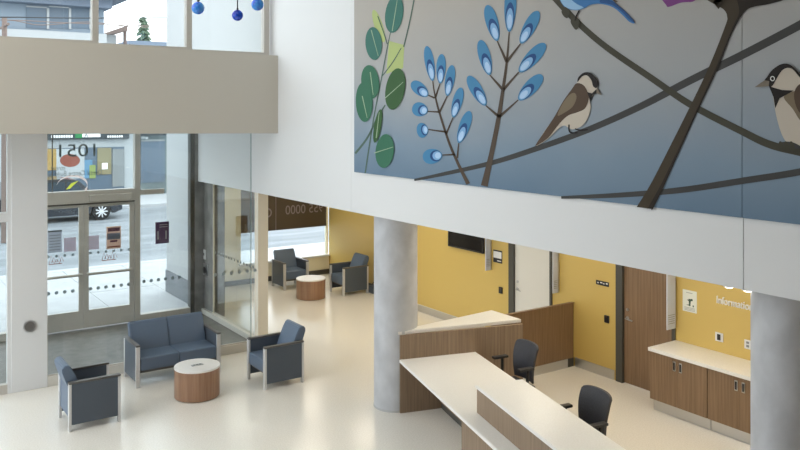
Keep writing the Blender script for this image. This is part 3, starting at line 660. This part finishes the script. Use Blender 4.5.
def drum(loc, label, grommet):
    t = thing('drum_table', label, 'table', (0, 0, 0), 'drum coffee tables')
    MB().cyl((0, 0, 0.215), 0.325, 0.325, 0.41, 56).build('drum', 'table_walnut', t, True)
    MB().cyl((0, 0, 0.005), 0.30, 0.30, 0.01, 40).build('plinth', 'black_plastic', t, True)
    MB().cyl((0, 0, 0.4325), 0.328, 0.328, 0.025, 56).build('tabletop', 'table_white', t, True)
    if grommet:
        g = MB().box(-0.085, 0.085, -0.035, 0.035, 0.445, 0.453, 0.002).build('power_outlet', 'steel', t, True)
        for k in (-0.045, 0.0, 0.045): MB().box(k - 0.013, k + 0.013, -0.016, 0.016, 0.453, 0.455).build('socket', 'ink_grey', g)
    t.location = loc
    return t
drum((4.155, 11.395, 0), 'round walnut drum table with white top and power outlet by the sofa', True)
drum((8.47, 15.99, 0), 'round walnut drum table with plain white top between lounge armchairs', False)
bag = thing('shoulder_bag', 'small dark bag on the floor behind the lounge armchair', 'bag', (9.93, 15.62, 0))
MB().box(9.80, 10.06, 15.49, 15.75, 0, 0.16, 0.05, 3).build('body', 'vinyl_dark', bag, True)
MB().tube([(9.86, 15.62, 0.15), (9.88, 15.62, 0.22), (9.93, 15.62, 0.245), (9.98, 15.62, 0.22), (10.0, 15.62, 0.15)], 0.01).build('strap', 'black_plastic', bag, True)

def office_chair(label, loc, rz):
    t = thing('office_chair', label, 'chair', (0, 0, 0), 'office chairs at the desk')
    for k in range(5):
        a = 2 * PI * k / 5 + 0.3; c_, s_ = math.cos(a), math.sin(a)
        lg_ = MB().tube([(0.03 * c_, 0.03 * s_, 0.115), (0.18 * c_, 0.18 * s_, 0.10), (0.31 * c_, 0.31 * s_, 0.075)], [0.026, 0.022, 0.016], 8).build('leg', 'black_plastic', t, True)
        MB().cyl((0.31 * c_, 0.31 * s_, 0.03), 0.03, 0.03, 0.045, 16, 'X').build('castor', 'black_plastic', lg_, True)
    MB().cyl((0, 0, 0.25), 0.027, 0.027, 0.30, 16).build('gas_column', 'black_plastic', t, True)
    MB().box(-0.11, 0.11, -0.12, 0.14, 0.385, 0.425, 0.012).build('mechanism', 'black_plastic', t, True)
    MB().box(-0.245, 0.245, -0.25, 0.22, 0.425, 0.50, 0.035, 3).build('seat', 'black_mesh', t, True)
    bk = MB(); nx, nz = 12, 16; grid = {}
    for side in (0, 1):
        for i in range(nx + 1):
            for j in range(nz + 1):
                u, v_ = i / nx * 2 - 1, j / nz
                hw = 0.205 + 0.04 * min(1, v_ * 1.5)
                rr = 0.0
                if v_ > 0.92: rr = 0.022 * ((v_ - 0.92) / 0.08) ** 2
                x = u * (hw - rr)
                z = 0.52 + 0.50 * v_ - 0.018 * (abs(u) ** 5) * max(0, (v_ - 0.8) / 0.2)
                y = 0.235 + 0.10 * v_ ** 1.5 - 0.045 * math.sin(v_ * PI * 0.7) - 0.05 * u * u + side * 0.032
                grid[side, i, j] = bk.bm.verts.new((x, y, z))
    for side in (0, 1):
        for i in range(nx):
            for j in range(nz):
                q = [grid[side, i, j], grid[side, i + 1, j], grid[side, i + 1, j + 1], grid[side, i, j + 1]]
                bk.bm.faces.new(q if side == 0 else q[::-1])
    def rim(a): 
        for p, q in zip(a, a[1:]): bk.bm.faces.new((grid[(0,) + p], grid[(0,) + q], grid[(1,) + q], grid[(1,) + p]))
    rim([(i, 0) for i in range(nx + 1)]); rim([(i, nz) for i in range(nx + 1)]); rim([(0, j) for j in range(nz + 1)]); rim([(nx, j) for j in range(nz + 1)])
    bk.build('backrest', 'black_mesh', t, True)
    MB().tube([(0, 0.12, 0.40), (0, 0.24, 0.42), (0, 0.28, 0.55), (0, 0.285, 0.74)], [0.03, 0.03, 0.026, 0.02], 8).build('back_spine', 'black_plastic', t, True)
    for s_ in (-1, 1):
        ar = MB().tube([(s_ * 0.16, 0.03, 0.41), (s_ * 0.29, 0.04, 0.43), (s_ * 0.305, 0.05, 0.755)], [0.02, 0.022, 0.02], 8).build('arm_post', 'black_plastic', t, True)
        MB().box(s_ * 0.305 - 0.04, s_ * 0.305 + 0.04, -0.10, 0.13, 0.752, 0.784, 0.012, 2).build('armrest', 'black_plastic', ar, True)
    t.location = loc; t.rotation_euler = (0, 0, rz)
    return t
office_chair('black mesh office chair beside the high counter and walnut screen', (7.34, 8.09, 0), math.radians(172 + 90))
office_chair('black mesh office chair behind the stepped white counter', (6.68, 6.26, 0), math.radians(172 + 90))

# ================================================================== THINGS ON THE YELLOW WALL
tv = thing('wall_screen', 'black flat screen hung on the yellow wall', 'screen', (XB, 12.1, 1.5))
bx('bezel', 'black_plastic', tv, XB - 0.06, XB - 0.012, 11.49, 12.56, 1.515, 2.12, 0.006)
bx('display', 'screen', tv, XB - 0.063, XB - 0.06, 11.52, 12.53, 1.545, 2.09)
bx('mount', 'dark_frame', tv, XB - 0.012, XB - 0.001, 11.9, 12.3, 1.65, 1.95)
for y, z0, bw, lb in ((11.31, 1.24, 0.15, 'projecting frosted blade sign beside the wall screen'), (9.59, 1.14, 0.15, 'projecting frosted blade sign beside the off white door'), (7.27, 1.06, 0.215, 'projecting frosted blade sign beside the walnut door')):
    s_ = thing('blade_sign', lb, 'sign', (XB, y, z0), 'projecting blade signs')
    bx('blade', 'sign_frosted', s_, XB - bw, XB - 0.028, y - 0.008, y + 0.008, z0, z0 + 1.0, 0.003)
    bx('wall_rail', 'steel', s_, XB - 0.028, XB - (0.026 if y < 8 else 0.001), y - 0.012, y + 0.012, z0, z0 + 1.0)
    for k in range(5): bx('print_line', 'ink_grey', s_, XB - bw + 0.02, XB - 0.05, y + 0.0082 if False else y - 0.0095, y - 0.008, z0 + 0.08 + k * 0.03, z0 + 0.088 + k * 0.03)
rs = thing('room_sign', 'white and black room sign between wall screen and door', 'sign', (XB, 11.13, 1.4))
bx('plate', 'black_plastic', rs, XB - 0.012, XB - 0.001, 11.01, 11.25, 1.40, 1.63, 0.002)
bx('insert', 'white_plastic', rs, XB - 0.0135, XB - 0.012, 11.02, 11.24, 1.485, 1.605)
wall_text('lettering', '1320', 0.055, XB - 0.0125, 11.15, 1.425, 'letter_white', rs, 0.0005) if False else bx('print_line', 'letter_white', rs, XB - 0.0125, XB - 0.012, 11.03, 11.14, 1.43, 1.445)
rs = thing('room_sign', 'narrow black room sign with white marks beside the walnut door', 'sign', (XB, 8.64, 1.42))
bx('plate', 'black_plastic', rs, XB - 0.012, XB - 0.001, 8.51, 8.77, 1.425, 1.495, 0.002)
for k, ww in enumerate((0.03, 0.045, 0.03, 0.04)): bx('print_mark', 'letter_white', rs, XB - 0.0128, XB - 0.012, 8.74 - k * 0.058 - ww, 8.74 - k * 0.058, 1.452 + 0.008 * (k % 2), 1.468 + 0.008 * (k % 2))
for y, z, lb in ((11.04, 0.91, 'black card reader beside the off white door'), (8.545, 0.915, 'black card reader beside the walnut door')):
    r = thing('card_reader', lb, 'card reader', (XB, y, z), 'card readers')
    bx('housing', 'black_plastic', r, XB - 0.03, XB - 0.001, y - 0.045, y + 0.045, z - 0.055, z + 0.06, 0.006)
    bx('indicator', 'ink_red', r, XB - 0.0315, XB - 0.03, y - 0.012, y + 0.012, z + 0.035, z + 0.041)
nt_ = thing('wall_notice', 'pale notice with dark green figure taped to the yellow wall', 'notice', (XB, 7.04, 1.33))
bx('sheet', 'paper', nt_, XB - 0.004, XB - 0.001, 6.93, 7.16, 1.335, 1.64)
for pts in (((7.09, 1.50), (7.00, 1.53), (6.99, 1.50), (7.05, 1.485)), ((7.06, 1.52), (7.02, 1.52), (7.035, 1.42), (7.055, 1.42)), ((7.10, 1.43), (7.03, 1.445), (7.03, 1.42)), ((6.995, 1.44), (6.975, 1.44), (6.975, 1.415), (6.995, 1.415))):
    m_ = MB(); m_.bm.faces.new([m_.bm.verts.new((XB - 0.0052, y, z)) for y, z in pts]); m_.build('figure', 'ink_green', nt_)
for k in range(3): bx('print_line', 'ink_grey', nt_, XB - 0.005, XB - 0.004, 6.96, 7.13, 1.355 + k * 0.018, 1.361 + k * 0.018)
bx('print_line', 'ink_grey', nt_, XB - 0.005, XB - 0.004, 7.0, 7.1, 1.60, 1.608)
inf = wall_text('information_lettering', 'Information', 0.145, XB - 0.012, 6.615, 1.55, 'letter_white', None, 0.011, fit=0.53)
tag(inf, 'white raised letters spelling Information on the yellow wall', 'lettering')
o1 = thing('wall_outlet', 'white wall plate with black insert above the worktop', 'outlet', (XB, 6.575, 1.03))
bx('plate', 'white_plastic', o1, XB - 0.012, XB - 0.001, 6.515, 6.635, 1.03, 1.15, 0.003)
bx('insert', 'black_plastic', o1, XB - 0.02, XB - 0.012, 6.55, 6.60, 1.05, 1.13, 0.002)
o1 = thing('wall_outlet', 'white double socket plate half hidden by the concrete column', 'outlet', (XB, 6.15, 1.03))
bx('plate', 'white_plastic', o1, XB - 0.012, XB - 0.001, 6.10, 6.20, 1.03, 1.15, 0.003)
for zz in (1.055, 1.10): bx('socket', 'ink_grey', o1, XB - 0.014, XB - 0.012, 6.13, 6.17, zz, zz + 0.03)

# ================================================================== THINGS IN THE VESTIBULE
r = thing('intercom', 'small white intercom plate on the concrete pier', 'intercom', (XS, 16.02, 1.2))
p_ = on_x(204, 254, XS); bx('plate', 'white_plastic', r, XS - 0.02, XS - 0.001, p_.y - 0.13, p_.y + 0.13, p_.z - 0.10, p_.z + 0.10, 0.004)
bx('grille', 'dark_frame', r, XS - 0.022, XS - 0.02, p_.y - 0.07, p_.y + 0.07, p_.z - 0.02, p_.z + 0.03)
p_ = on_x(206, 270, XS); r = thing('door_opener', 'steel push plate door opener on the concrete pier', 'switch', (XS, p_.y, p_.z))
bx('plate', 'steel', r, XS - 0.02, XS - 0.001, p_.y - 0.15, p_.y + 0.13, p_.z - 0.11, p_.z + 0.13, 0.004)
MB().cyl((XS - 0.03, p_.y, p_.z), 0.07, 0.065, 0.02, 24, 'X').build('button', 'black_plastic', r, True)
# notices on the entrance doors
def notice(x0, y0, x1, y1, m, label, marks):
    a, c_ = on_y(x0, y0, YD + 0.02), on_y(x1, y1, YD + 0.02)
    t = thing('door_notice', label, 'notice', ((a.x + c_.x) / 2, YD + 0.02, c_.z), 'notices on the entrance glass')
    bx('sheet', m, t, a.x, c_.x, YD + 0.024, YD + 0.0285, c_.z, a.z)
    W, Hh = c_.x - a.x, a.z - c_.z
    for (u0, v0, u1, v1, mm) in marks:
        bx('print_block', mm, t, a.x + u0 * W, a.x + u1 * W, YD + 0.0225, YD + 0.024, a.z - v1 * Hh, a.z - v0 * Hh)
notice(48, 231, 62, 252, 'notice_grey', 'grey notice with dark heading on the door by the pillar', [(0, 0, 1, 0.07, 'decal_dark')] + [(0.1, 0.2 + k * 0.13, 0.9, 0.24 + k * 0.13, 'ink_grey') for k in range(6)])
notice(64, 238, 76, 251, 'notice_pink', 'plain pinkish notice on the door by the pillar', [(0.1, 0.2 + k * 0.2, 0.9, 0.24 + k * 0.2, 'notice_grey') for k in range(4)])
notice(89, 236, 99, 249, 'notice_pink', 'plain pinkish notice on the door by the sidelight', [(0.1, 0.2 + k * 0.2, 0.9, 0.24 + k * 0.2, 'notice_grey') for k in range(4)])
notice(106.5, 227, 121, 248, 'notice_peach', 'poster with maroon heading and blue middle on the entrance door', [(0.1, 0.06, 0.92, 0.22, 'ink_maroon'), (0.06, 0.30, 0.94, 0.58, 'ink_blue'), (0.25, 0.62, 0.75, 0.70, 'ink_maroon'), (0.06, 0.88, 0.94, 0.94, 'ink_red')])
def red_mark(x0, y0, x1, y1, label):
    a, c_ = on_y(x0, y0, YD + 0.02), on_y(x1, y1, YD + 0.02); t = thing('door_decal', label, 'decal', (a.x, YD + 0.02, c_.z), 'red line decals')
    for k in range(5):
        u = a.x + (c_.x - a.x) * k / 5
        MB().tube([(u, YD + 0.027, c_.z + 0.02 * (k % 2)), (u + 0.04, YD + 0.027, a.z - 0.03 * (k % 3)), (u + 0.075, YD + 0.027, c_.z + 0.03)], 0.006, 6).build('line', 'ink_red', t)
    bx('underline', 'ink_red', t, a.x, c_.x, YD + 0.0245, YD + 0.028, c_.z - 0.012, c_.z)
red_mark(49, 256.5, 62, 263, 'reddish drawn decal on the door by the pillar'); red_mark(102, 253, 116, 259, 'reddish drawn decal on the door by the sidelight')
a, c_ = on_y(156, 222.5, YD), on_y(169.5, 243, YD)
t = thing('glass_sign', 'purple sign with white symbols on the sidelight glass', 'sign', ((a.x + c_.x) / 2, YD + 0.03, c_.z))
bx('plate', 'purple_sign', t, a.x, c_.x, YD + 0.032, YD + 0.039, c_.z, a.z)
for u, v0, v1 in ((0.12, 0.42, 0.8), (0.72, 0.42, 0.8)): bx('symbol', 'notice_grey', t, a.x + u * (c_.x - a.x), a.x + (u + 0.12) * (c_.x - a.x), YD + 0.030, YD + 0.032, a.z - v1 * (a.z - c_.z), a.z - v0 * (a.z - c_.z))
for v0 in (0.12, 0.22): bx('print_line', 'notice_grey', t, a.x + 0.3 * (c_.x - a.x), c_.x - 0.03, YD + 0.030, YD + 0.032, a.z - (v0 + 0.03) * (a.z - c_.z), a.z - v0 * (a.z - c_.z))

# ================================================================== PENDANT BALLS
for (px, py, rpx, m, lb, lean) in ((198, 8, 6.4, 'azure_glass', 'streaked azure glass ball hanging on a leaning rod', 0.35), (237.5, 15.3, 5.6, 'cobalt_glass', 'deep cobalt glass ball on a straight black rod', 0.0), (257.5, 4.5, 6.2, 'azure_glass', 'pale and deep blue glass ball hanging highest by the wall', 0.06)):
    p = on_y(px, py, 9.9); dep = p.x * SN + p.y * CS; r = rpx * dep / FPX
    t = thing('glass_ball_pendant', lb, 'pendant', p, 'blue glass ball pendants')
    MB().ball(p, r, u=28, v=18).build('ball', m, t, True)
    MB().cyl((p.x, p.y, p.z + r + 0.008), 0.016, 0.012, 0.03, 12).build('cap', 'black_plastic', t, True)
    q = Vector((p.x + lean * 0.82, p.y - lean * 0.57, p.z + 0.55)) if lean > 0.2 else Vector((p.x, p.y, p.z + 0.6))
    MB().tube([(p.x, p.y, p.z + r), (p.x + (q.x - p.x) * 0.4, p.y + (q.y - p.y) * 0.4, p.z + 0.25), q, (q.x + 0.02, q.y, 7.99)], 0.008, 8).build('rod', 'black_plastic', t, True)

# ================================================================== CEILING LIGHTS
def panel_light(x, y, z, sx, sy, m, label, group):
    t = thing('ceiling_light', label, 'light', (x, y, z), group)
    for a, e, f, g in ((x - sx, x + sx, y - sy, y - sy + 0.03), (x - sx, x + sx, y + sy - 0.03, y + sy), (x - sx, x - sx + 0.03, y - sy + 0.03, y + sy - 0.03), (x + sx - 0.03, x + sx, y - sy + 0.03, y + sy - 0.03)):
        bx('frame', 'white_plastic', t, a, e, f, g, z - 0.03, z - 0.001)
    bx('diffuser', m, t, x - sx + 0.03, x + sx - 0.03, y - sy + 0.03, y + sy - 0.03, z - 0.022, z - 0.002)
for x, y in ((7.3, 2.2), (8.4, 2.2), (7.3, 4.4), (8.4, 4.4), (7.3, 6.6), (8.5, 6.7), (7.4, 8.6), (8.6, 8.9), (7.8, 11.2), (8.7, 12.6)):
    panel_light(x, y, 2.78, 0.3, 0.3, 'lamp_lens', 'square recessed light panel in the reception ceiling', 'reception ceiling lights')
for x, y in ((7.4, 14.0), (9.0, 14.4), (7.2, 16.9), (8.9, 16.8)):
    panel_light(x, y, 2.78, 0.3, 0.3, 'lamp_lens_lounge', 'square recessed light panel in the lounge ceiling', 'lounge ceiling lights')
for x, y in ((-2.4, 7.6), (-0.2, 7.6), (2.0, 7.6), (-2.4, 10.2), (-0.2, 10.2), (2.0, 10.2)):
    panel_light(x, y, 8.0, 0.6, 0.6, 'fill_lens_atrium', 'unseen square light panel added as fill in the high lobby ceiling', 'added lobby fill lights')  # unseen panels added to fill the lobby with light
panel_light(3.4, 14.6, 3.95, 0.3, 0.3, 'lamp_lens_lounge', 'square light panel in the vestibule ceiling', 'vestibule ceiling light')
panel_light(1.0, 14.6, 3.95, 0.3, 0.3, 'lamp_lens_lounge', 'square light panel in the vestibule ceiling', 'vestibule ceiling light')
for (px, py, lb) in ((729, 289.3, 'small glowing round ceiling lamp nearer the walnut door side'), (747.5, 292.6, 'small glowing round ceiling lamp beside the concrete column')):
    p = on_x(px, py, 6.16)
    t = thing('surface_lamp', lb, 'light', (p.x, p.y, 2.78), 'round surface lamps behind the mural wall')
    MB().cyl((p.x, p.y, 2.725), 0.045, 0.045, 0.11, 24).build('housing', 'white_plastic', t, True)
    MB().ball((p.x, p.y, 2.682), 0.045, sz=0.6, u=20, v=12).build('lens', 'lamp_globe', t, True)

# ================================================================== OUTDOORS
struct(MB().box(-40, 60, 16.3, 22.3, -0.3, -0.02).build('pavement_bed', 'kerb'), 'pale bedding below the sidewalk slabs', 'pavement')
sl = struct(thing('sidewalk', 'pale concrete sidewalk in front of the entrance doors', 'sidewalk', (5, 19, -0.02)), 'pale concrete sidewalk in front of the entrance doors', 'sidewalk')
slab = None
for i in range(14):
    for j in range(4):
        x = -3 + i * 1.5; y = 16.3 + j * 1.5
        if x > 5.0 and y + 1.5 < 18.4 and x < 10.5: continue
        if slab is None: slab = MB().box(0.006, 1.494, 0.006, 1.494, -0.05, 0.0, 0.004).build('slab', 'sidewalk', None); slab.parent = sl; o = slab
        else: o = slab.copy(); C.objects.link(o)
        o.location = Vector((x, y, -0.002 + random.uniform(-0.002, 0.002))) - sl.location
struct(MB().box(-40, 60, 22.3, 22.6, -0.3, 0.0).build('trim_kerb', 'kerb'), 'pale kerb along the road edge', 'kerb')
struct(MB().box(-60, 90, 22.6, 36.5, -0.4, -0.12).build('road', 'asphalt'), 'grey slushy road in front of the building', 'road')
struct(MB().box(-60, 90, 36.5, 75, -0.4, 0.0).build('sidewalk_opposite', 'sidewalk'), 'pale sidewalk across the road', 'sidewalk')

# dark car parked across the road
def suv(x1, y0, label):
    t = thing('parked_car', label, 'car', (x1 - 2.3, y0 + 0.9, -0.12)); zb = -0.12; x0 = x1 - 4.6
    prof = [(0, 0.35), (0.05, 0.75), (0.12, 1.0), (0.35, 1.55), (0.9, 1.68), (2.4, 1.70), (2.9, 1.62), (3.45, 1.12), (4.3, 0.98), (4.55, 0.8), (4.6, 0.38), (4.3, 0.26), (4.19, 0.26), (4.11, 0.55), (3.9, 0.70), (3.65, 0.70), (3.44, 0.55), (3.36, 0.26), (1.29, 0.26), (1.21, 0.55), (1.0, 0.70), (0.75, 0.70), (0.54, 0.55), (0.46, 0.26), (0.2, 0.26)]
    m_ = MB(); m_.prism(prof, 0, 1.8); m_.xf(Matrix.Translation((x0, y0 + 1.8, zb)) @ basis(0, 0, 0, (1, 0, 0), (0, 0, 1))); body = m_.build('body', 'car_paint', t)
    for pts in (((0.5, 1.1), (0.55, 1.5), (1.4, 1.58), (1.4, 1.08)), ((1.48, 1.08), (1.48, 1.58), (2.4, 1.58), (2.4, 1.08)), ((2.48, 1.08), (2.48, 1.58), (2.8, 1.54), (3.2, 1.08))):
        m_ = MB(); m_.prism(pts, 0, 0.02); m_.xf(Matrix.Translation((x0, y0 + 0.005, zb)) @ basis(0, 0, 0, (1, 0, 0), (0, 0, 1))); m_.build('window', 'car_glass', body)
    for wx in (0.875, 3.775):
        for wy in (y0 + 0.08, y0 + 1.72):
            wl = MB().cyl((x0 + wx, wy, zb + 0.34), 0.34, 0.34, 0.22, 28, 'Y').build('wheel', 'tyre', t, True)
            rm = MB().cyl((x0 + wx, wy - 0.115, zb + 0.34), 0.06, 0.06, 0.02, 12, 'Y')
            for k in range(9):
                a = 2 * PI * k / 9; rm.tube([(x0 + wx, wy - 0.115, zb + 0.34), (x0 + wx + 0.23 * math.cos(a), wy - 0.115, zb + 0.34 + 0.23 * math.sin(a))], 0.028, 6)
            rm.build('rim', 'rim', wl)
    MB().box(x0 + 4.53, x0 + 4.63, y0 + 0.1, y0 + 0.5, zb + 0.72, zb + 0.86, 0.02).build('headlight', 'white_plastic', t, True)
suv(8.95, 33.1, 'dark sport utility car parked across the road')

# shop building across the road
Y2 = 41.0
sb = thing('shop_building', 'pale shop building across the road with dark sign band and posters', 'building', (5, Y2, 0))
def on2(x0, y0, x1, y1): a, c_ = on_y(x0, y0, Y2), on_y(x1, y1, Y2); return a.x, c_.x, c_.z, a.z
bx('wall', 'shop_white', sb, -30, 11.65, Y2, Y2 + 4.4, 0, 6.8)
x0, x1, z0, z1 = on2(20, 128, 128, 138.5); sg = bx('sign_band', 'shop_sign', sb, x0, x1, Y2 - 0.25, Y2, z0, 3.7)
a0, a1, c0, c1 = on2(74, 133, 81, 138.5); bx('sign_green_field', 'sign_green', sg, a0, a1, Y2 - 0.27, Y2 - 0.25, c0 + 0.03, 3.6)
a0, a1, c0, c1 = on2(81, 133, 99, 137.5); bx('sign_white_field', 'letter_white', sg, a0, a1, Y2 - 0.27, Y2 - 0.25, c0 + 0.03, 3.6)
a0, a1, c0, c1 = on2(83, 134, 87, 137.5); text_mesh('lettering', 'A', 0.28, basis(a0, Y2 - 0.275, c0 + 0.02, (1, 0, 0), (0, 0, 1)), 'shop_sign', sg)
a0, a1, c0, c1 = on2(50, 136, 72, 137.2)
for k in range(9): bx('lettering', 'letter_white', sg, a0 + k * (a1 - a0) / 9, a0 + (k + 0.7) * (a1 - a0) / 9, Y2 - 0.27, Y2 - 0.25, c0 - 0.01, c1 + 0.04)
a0, a1, c0, c1 = on2(106, 136, 122, 137.2)
for k in range(7): bx('lettering', 'letter_white', sg, a0 + k * (a1 - a0) / 7, a0 + (k + 0.7) * (a1 - a0) / 7, Y2 - 0.27, Y2 - 0.25, c0, c1 + 0.03)
x0, x1, z0, z1 = on2(20, 149, 124, 178); sf = bx('shop_window', 'block_window', sb, x0, x1, Y2 - 0.04, Y2, 0.3, z1)
for (q, mm, nm) in (((44, 149, 56, 170), 'poster_orange', 'poster'), ((56, 149, 84, 178), 'shop_white', 'poster'), ((84, 160, 92, 178), 'poster_blue', 'poster'), ((89, 165, 95, 178), 'poster_green', 'poster'), ((97, 148, 111, 174), 'poster_ochre', 'poster'), ((112, 149, 124, 186), 'shop_grey', 'shutter')):
    x0, x1, z0, z1 = on2(*q); bx(nm, mm, sb, x0, x1, Y2 - (0.09 if mm != 'poster_green' else 0.11), Y2 - (0.04 if mm != 'poster_green' else 0.09), z0, z1)
for k, (x, y, rx, rz) in enumerate(((70, 160.5, 10, 6.5),)):
    P = [on_y(p[0], p[1], Y2 - 0.1) for p in oval(x, y, rx, rz, 0)]
    m_ = MB(); m_.bm.faces.new([m_.bm.verts.new(p) for p in P]); r_ = bmesh.ops.extrude_face_region(m_.bm, geom=m_.bm.faces[:]); bmesh.ops.translate(m_.bm, vec=(0, 0.012, 0), verts=[e for e in r_['geom'] if isinstance(e, bmesh.types.BMVert)])
    m_.build('poster_disc', 'poster_red', sb)
x0, x1, z0, z1 = on2(101.5, 163, 107, 169); bx('poster_label', 'letter_white', sb, x0, x1, Y2 - 0.11, Y2 - 0.09, z0, z1)

# dark storefront beside the pale shop
db = thing('dark_storefront', 'dark teal storefront beside the pale shop across the road', 'building', (16, Y2, 0))
bx('wall', 'store_teal', db, 11.7, 30, Y2, Y2 + 4.4, 0, 5.0)
for k in range(5):
    wn = bx('window', 'block_window', db, 12.0 + k * 1.5, 13.2 + k * 1.5, Y2 - 0.04, Y2, 0.6, 2.7)
    bx('window_frame', 'shop_grey', wn, 12.0 + k * 1.5, 13.2 + k * 1.5, Y2 - 0.08, Y2 - 0.04, 2.7, 2.8)
bx('sign_band', 'shop_sign', db, 11.9, 24, Y2 - 0.15, Y2, 3.0, 3.5)
bx('awning_bracket', 'shop_white', db, 12.0, 12.1, Y2 - 0.9, Y2, 2.85, 2.95)
# upper block behind the shop, seen through the upper windows
Y3 = 46.0
ub = thing('office_block', 'blue grey office block with window strip and overhanging roof', 'building', (2, Y3, 0))
def on3(x0, y0, x1, y1): a, c_ = on_y(x0, y0, Y3), on_y(x1, y1, Y3); return a.x, c_.x, c_.z, a.z
x0, x1, z0, z1 = on3(0, -20, 104, 60); bx('wall', 'block_blue', ub, -25, x1, Y3, Y3 + 8, 0, z1 + 3)
x0, x1, z0, z1 = on3(0, 29, 104, 42); bx('parapet_band', 'ext_wall', ub, -25, x1 + 0.05, Y3 - 0.4, Y3, z0 - 2, z1)
for a, e in ((26, 46.5), (48.8, 68.5), (70.5, 89)):
    x0, x1, z0, z1 = on3(a, 7, e, 29); wn = bx('window', 'block_window', ub, x0, x1, Y3 - 0.05, Y3, z0, z1)
    bx('window_frame', 'ext_wall', wn, x1, x1 + 0.12, Y3 - 0.1, Y3, z0, z1); bx('window_frame', 'ext_wall', wn, x0, x1, Y3 - 0.1, Y3, z1, z1 + 0.06)
x0, x1, z0, z1 = on3(0, -20, 121, 3.0); r = MB().box(-25, x1, Y3 - 1.6, Y3 + 8, z0, z0 + 0.9); r.box(-25, x1 - 0.7, Y3 - 0.9, Y3 + 8, z0 - 0.45, z0); r.build('roof', 'block_roof', ub)
# white house with pitched canopy, slate roof house
Y4 = 52.0
a, c_ = on_y(97, 34, Y4), on_y(126, 60, Y4)
h_ = thing('low_house', 'low white house with a sloping tiled roof', 'house', (a.x, Y4, 0))
bx('wall', 'ext_wall', h_, a.x - 1, c_.x - 0.6, Y4, Y4 + 5, 0, a.z)
e_ = on_y(125.5, 26, Y4); f_ = on_y(104, 34, Y4); m_ = MB(); m_.prism([(f_.x, f_.z), (e_.x, e_.z), (e_.x, e_.z - 0.35), (f_.x, f_.z - 0.1)], 0, 5); m_.xf(Matrix.Translation((0, Y4 + 4.5, 0)) @ basis(0, 0, 0, (1, 0, 0), (0, 0, 1))); rf = m_.build('roof', 'wood_brown', h_)
bx('gable_post', 'wood_brown', h_, e_.x - 0.15, e_.x, Y4 - 0.3, Y4, 0, e_.z - 0.2)
Y5 = 56.0
a, c_ = on_y(132, 39.5, Y5), on_y(190, 60, Y5)
h_ = thing('slate_house', 'far house with a broad blue slate roof below the conifer', 'house', (a.x, Y5, 0))
bx('wall', 'ext_wall', h_, a.x + 0.3, c_.x, Y5 + 0.3, Y5 + 6, 0, a.z - 1.4)
m_ = MB(); m_.prism([(-0.2, a.z - 1.5), (0.6, a.z), (5.6, a.z), (6.4, a.z - 1.5)], a.x, c_.x); m_.xf(Matrix.Translation((0, Y5, 0)) @ basis(0, 0, 0, (0, 1, 0), (0, 0, 1))); m_.build('roof', 'roof_slate', h_)
# conifer
Y6 = 66.0
base = on_y(143.5, 42, Y6); top = on_y(144, 18, Y6); Hc = top.z
cf = thing('conifer', 'slim conifer standing behind the slate roof', 'tree', (base.x, Y6, 0))
MB().tube([(base.x, Y6, 0), (base.x, Y6, Hc - 0.2)], [0.25, 0.04], 8).build('trunk', 'bark', cf, True)
m_ = MB(); span = Hc - 3.0
for k in range(420):
    t = random.random() ** 0.8; z = 3.0 + span * t; rad = (1 - t) * 2.0 + 0.12; a = random.random() * 2 * PI
    rr = rad * random.uniform(0.35, 1.0); p = Vector((base.x + rr * math.cos(a), Y6 + rr * math.sin(a), z - rr * 0.25)); s_ = random.uniform(0.25, 0.45)
    d = Vector((math.cos(a), math.sin(a), -0.35)); q = d.cross(Vector((0, 0, 1))).normalized()
    vs = [m_.bm.verts.new(p + d * s_), m_.bm.verts.new(p - d * s_ * 0.4 + q * s_ * 0.55), m_.bm.verts.new(p - d * s_ * 0.4 - q * s_ * 0.55), m_.bm.verts.new(p + Vector((0, 0, s_ * 0.5)))]
    for f in ((0, 1, 3), (0, 3, 2), (1, 2, 3), (0, 2, 1)): m_.bm.faces.new([vs[i] for i in f])
tag(m_.build('foliage', 'conifer', cf), kind='stuff')
# utility pole and overhead wires
Y7 = 29.0
p0 = on_y(4.5, 17, Y7)
up = thing('utility_pole', 'brown utility pole carrying the overhead wires', 'pole', (p0.x, Y7, 0))
MB().tube([(p0.x, Y7, -0.1), (p0.x, Y7, p0.z)], [0.11, 0.08], 10).build('pole', 'wood_brown', up, True)
MB().tube([(p0.x, Y7 - 0.8, p0.z - 0.3), (p0.x, Y7 + 0.8, p0.z - 0.3)], 0.045, 8).build('crossarm', 'wood_brown', up, True)
for k, (y0, ym, y1, lb) in enumerate(((17.2, 18.0, 17.6, 'upper straight overhead wire'), (20.0, 24.5, 27.5, 'middle sagging overhead wire'), (21.5, 22.5, 28.5, 'lower sagging overhead wire'))):
    if k == 2: pts = [(-80, 22), (4.5, 20.0), (40, 25.0), (88, 22.0), (130, 26.5), (200, 29)]
    else: pts = [(-80, y0 + 1), (4.5, y0), (60, (y0 + ym) / 2 + 0.3), (110, ym), (200, y1)]
    W = MB().tube([on_y(x, y, Y7 + (-0.6, 0.4, 0.7)[k]) for x, y in smooth_pts(pts, 5, False)], 0.022 if k == 0 else 0.016, 6).build('overhead_wire', 'wire_black' if k == 0 else 'wood_brown', None)
    tag(W, lb + ' across the upper windows', 'wire', 'overhead wires')
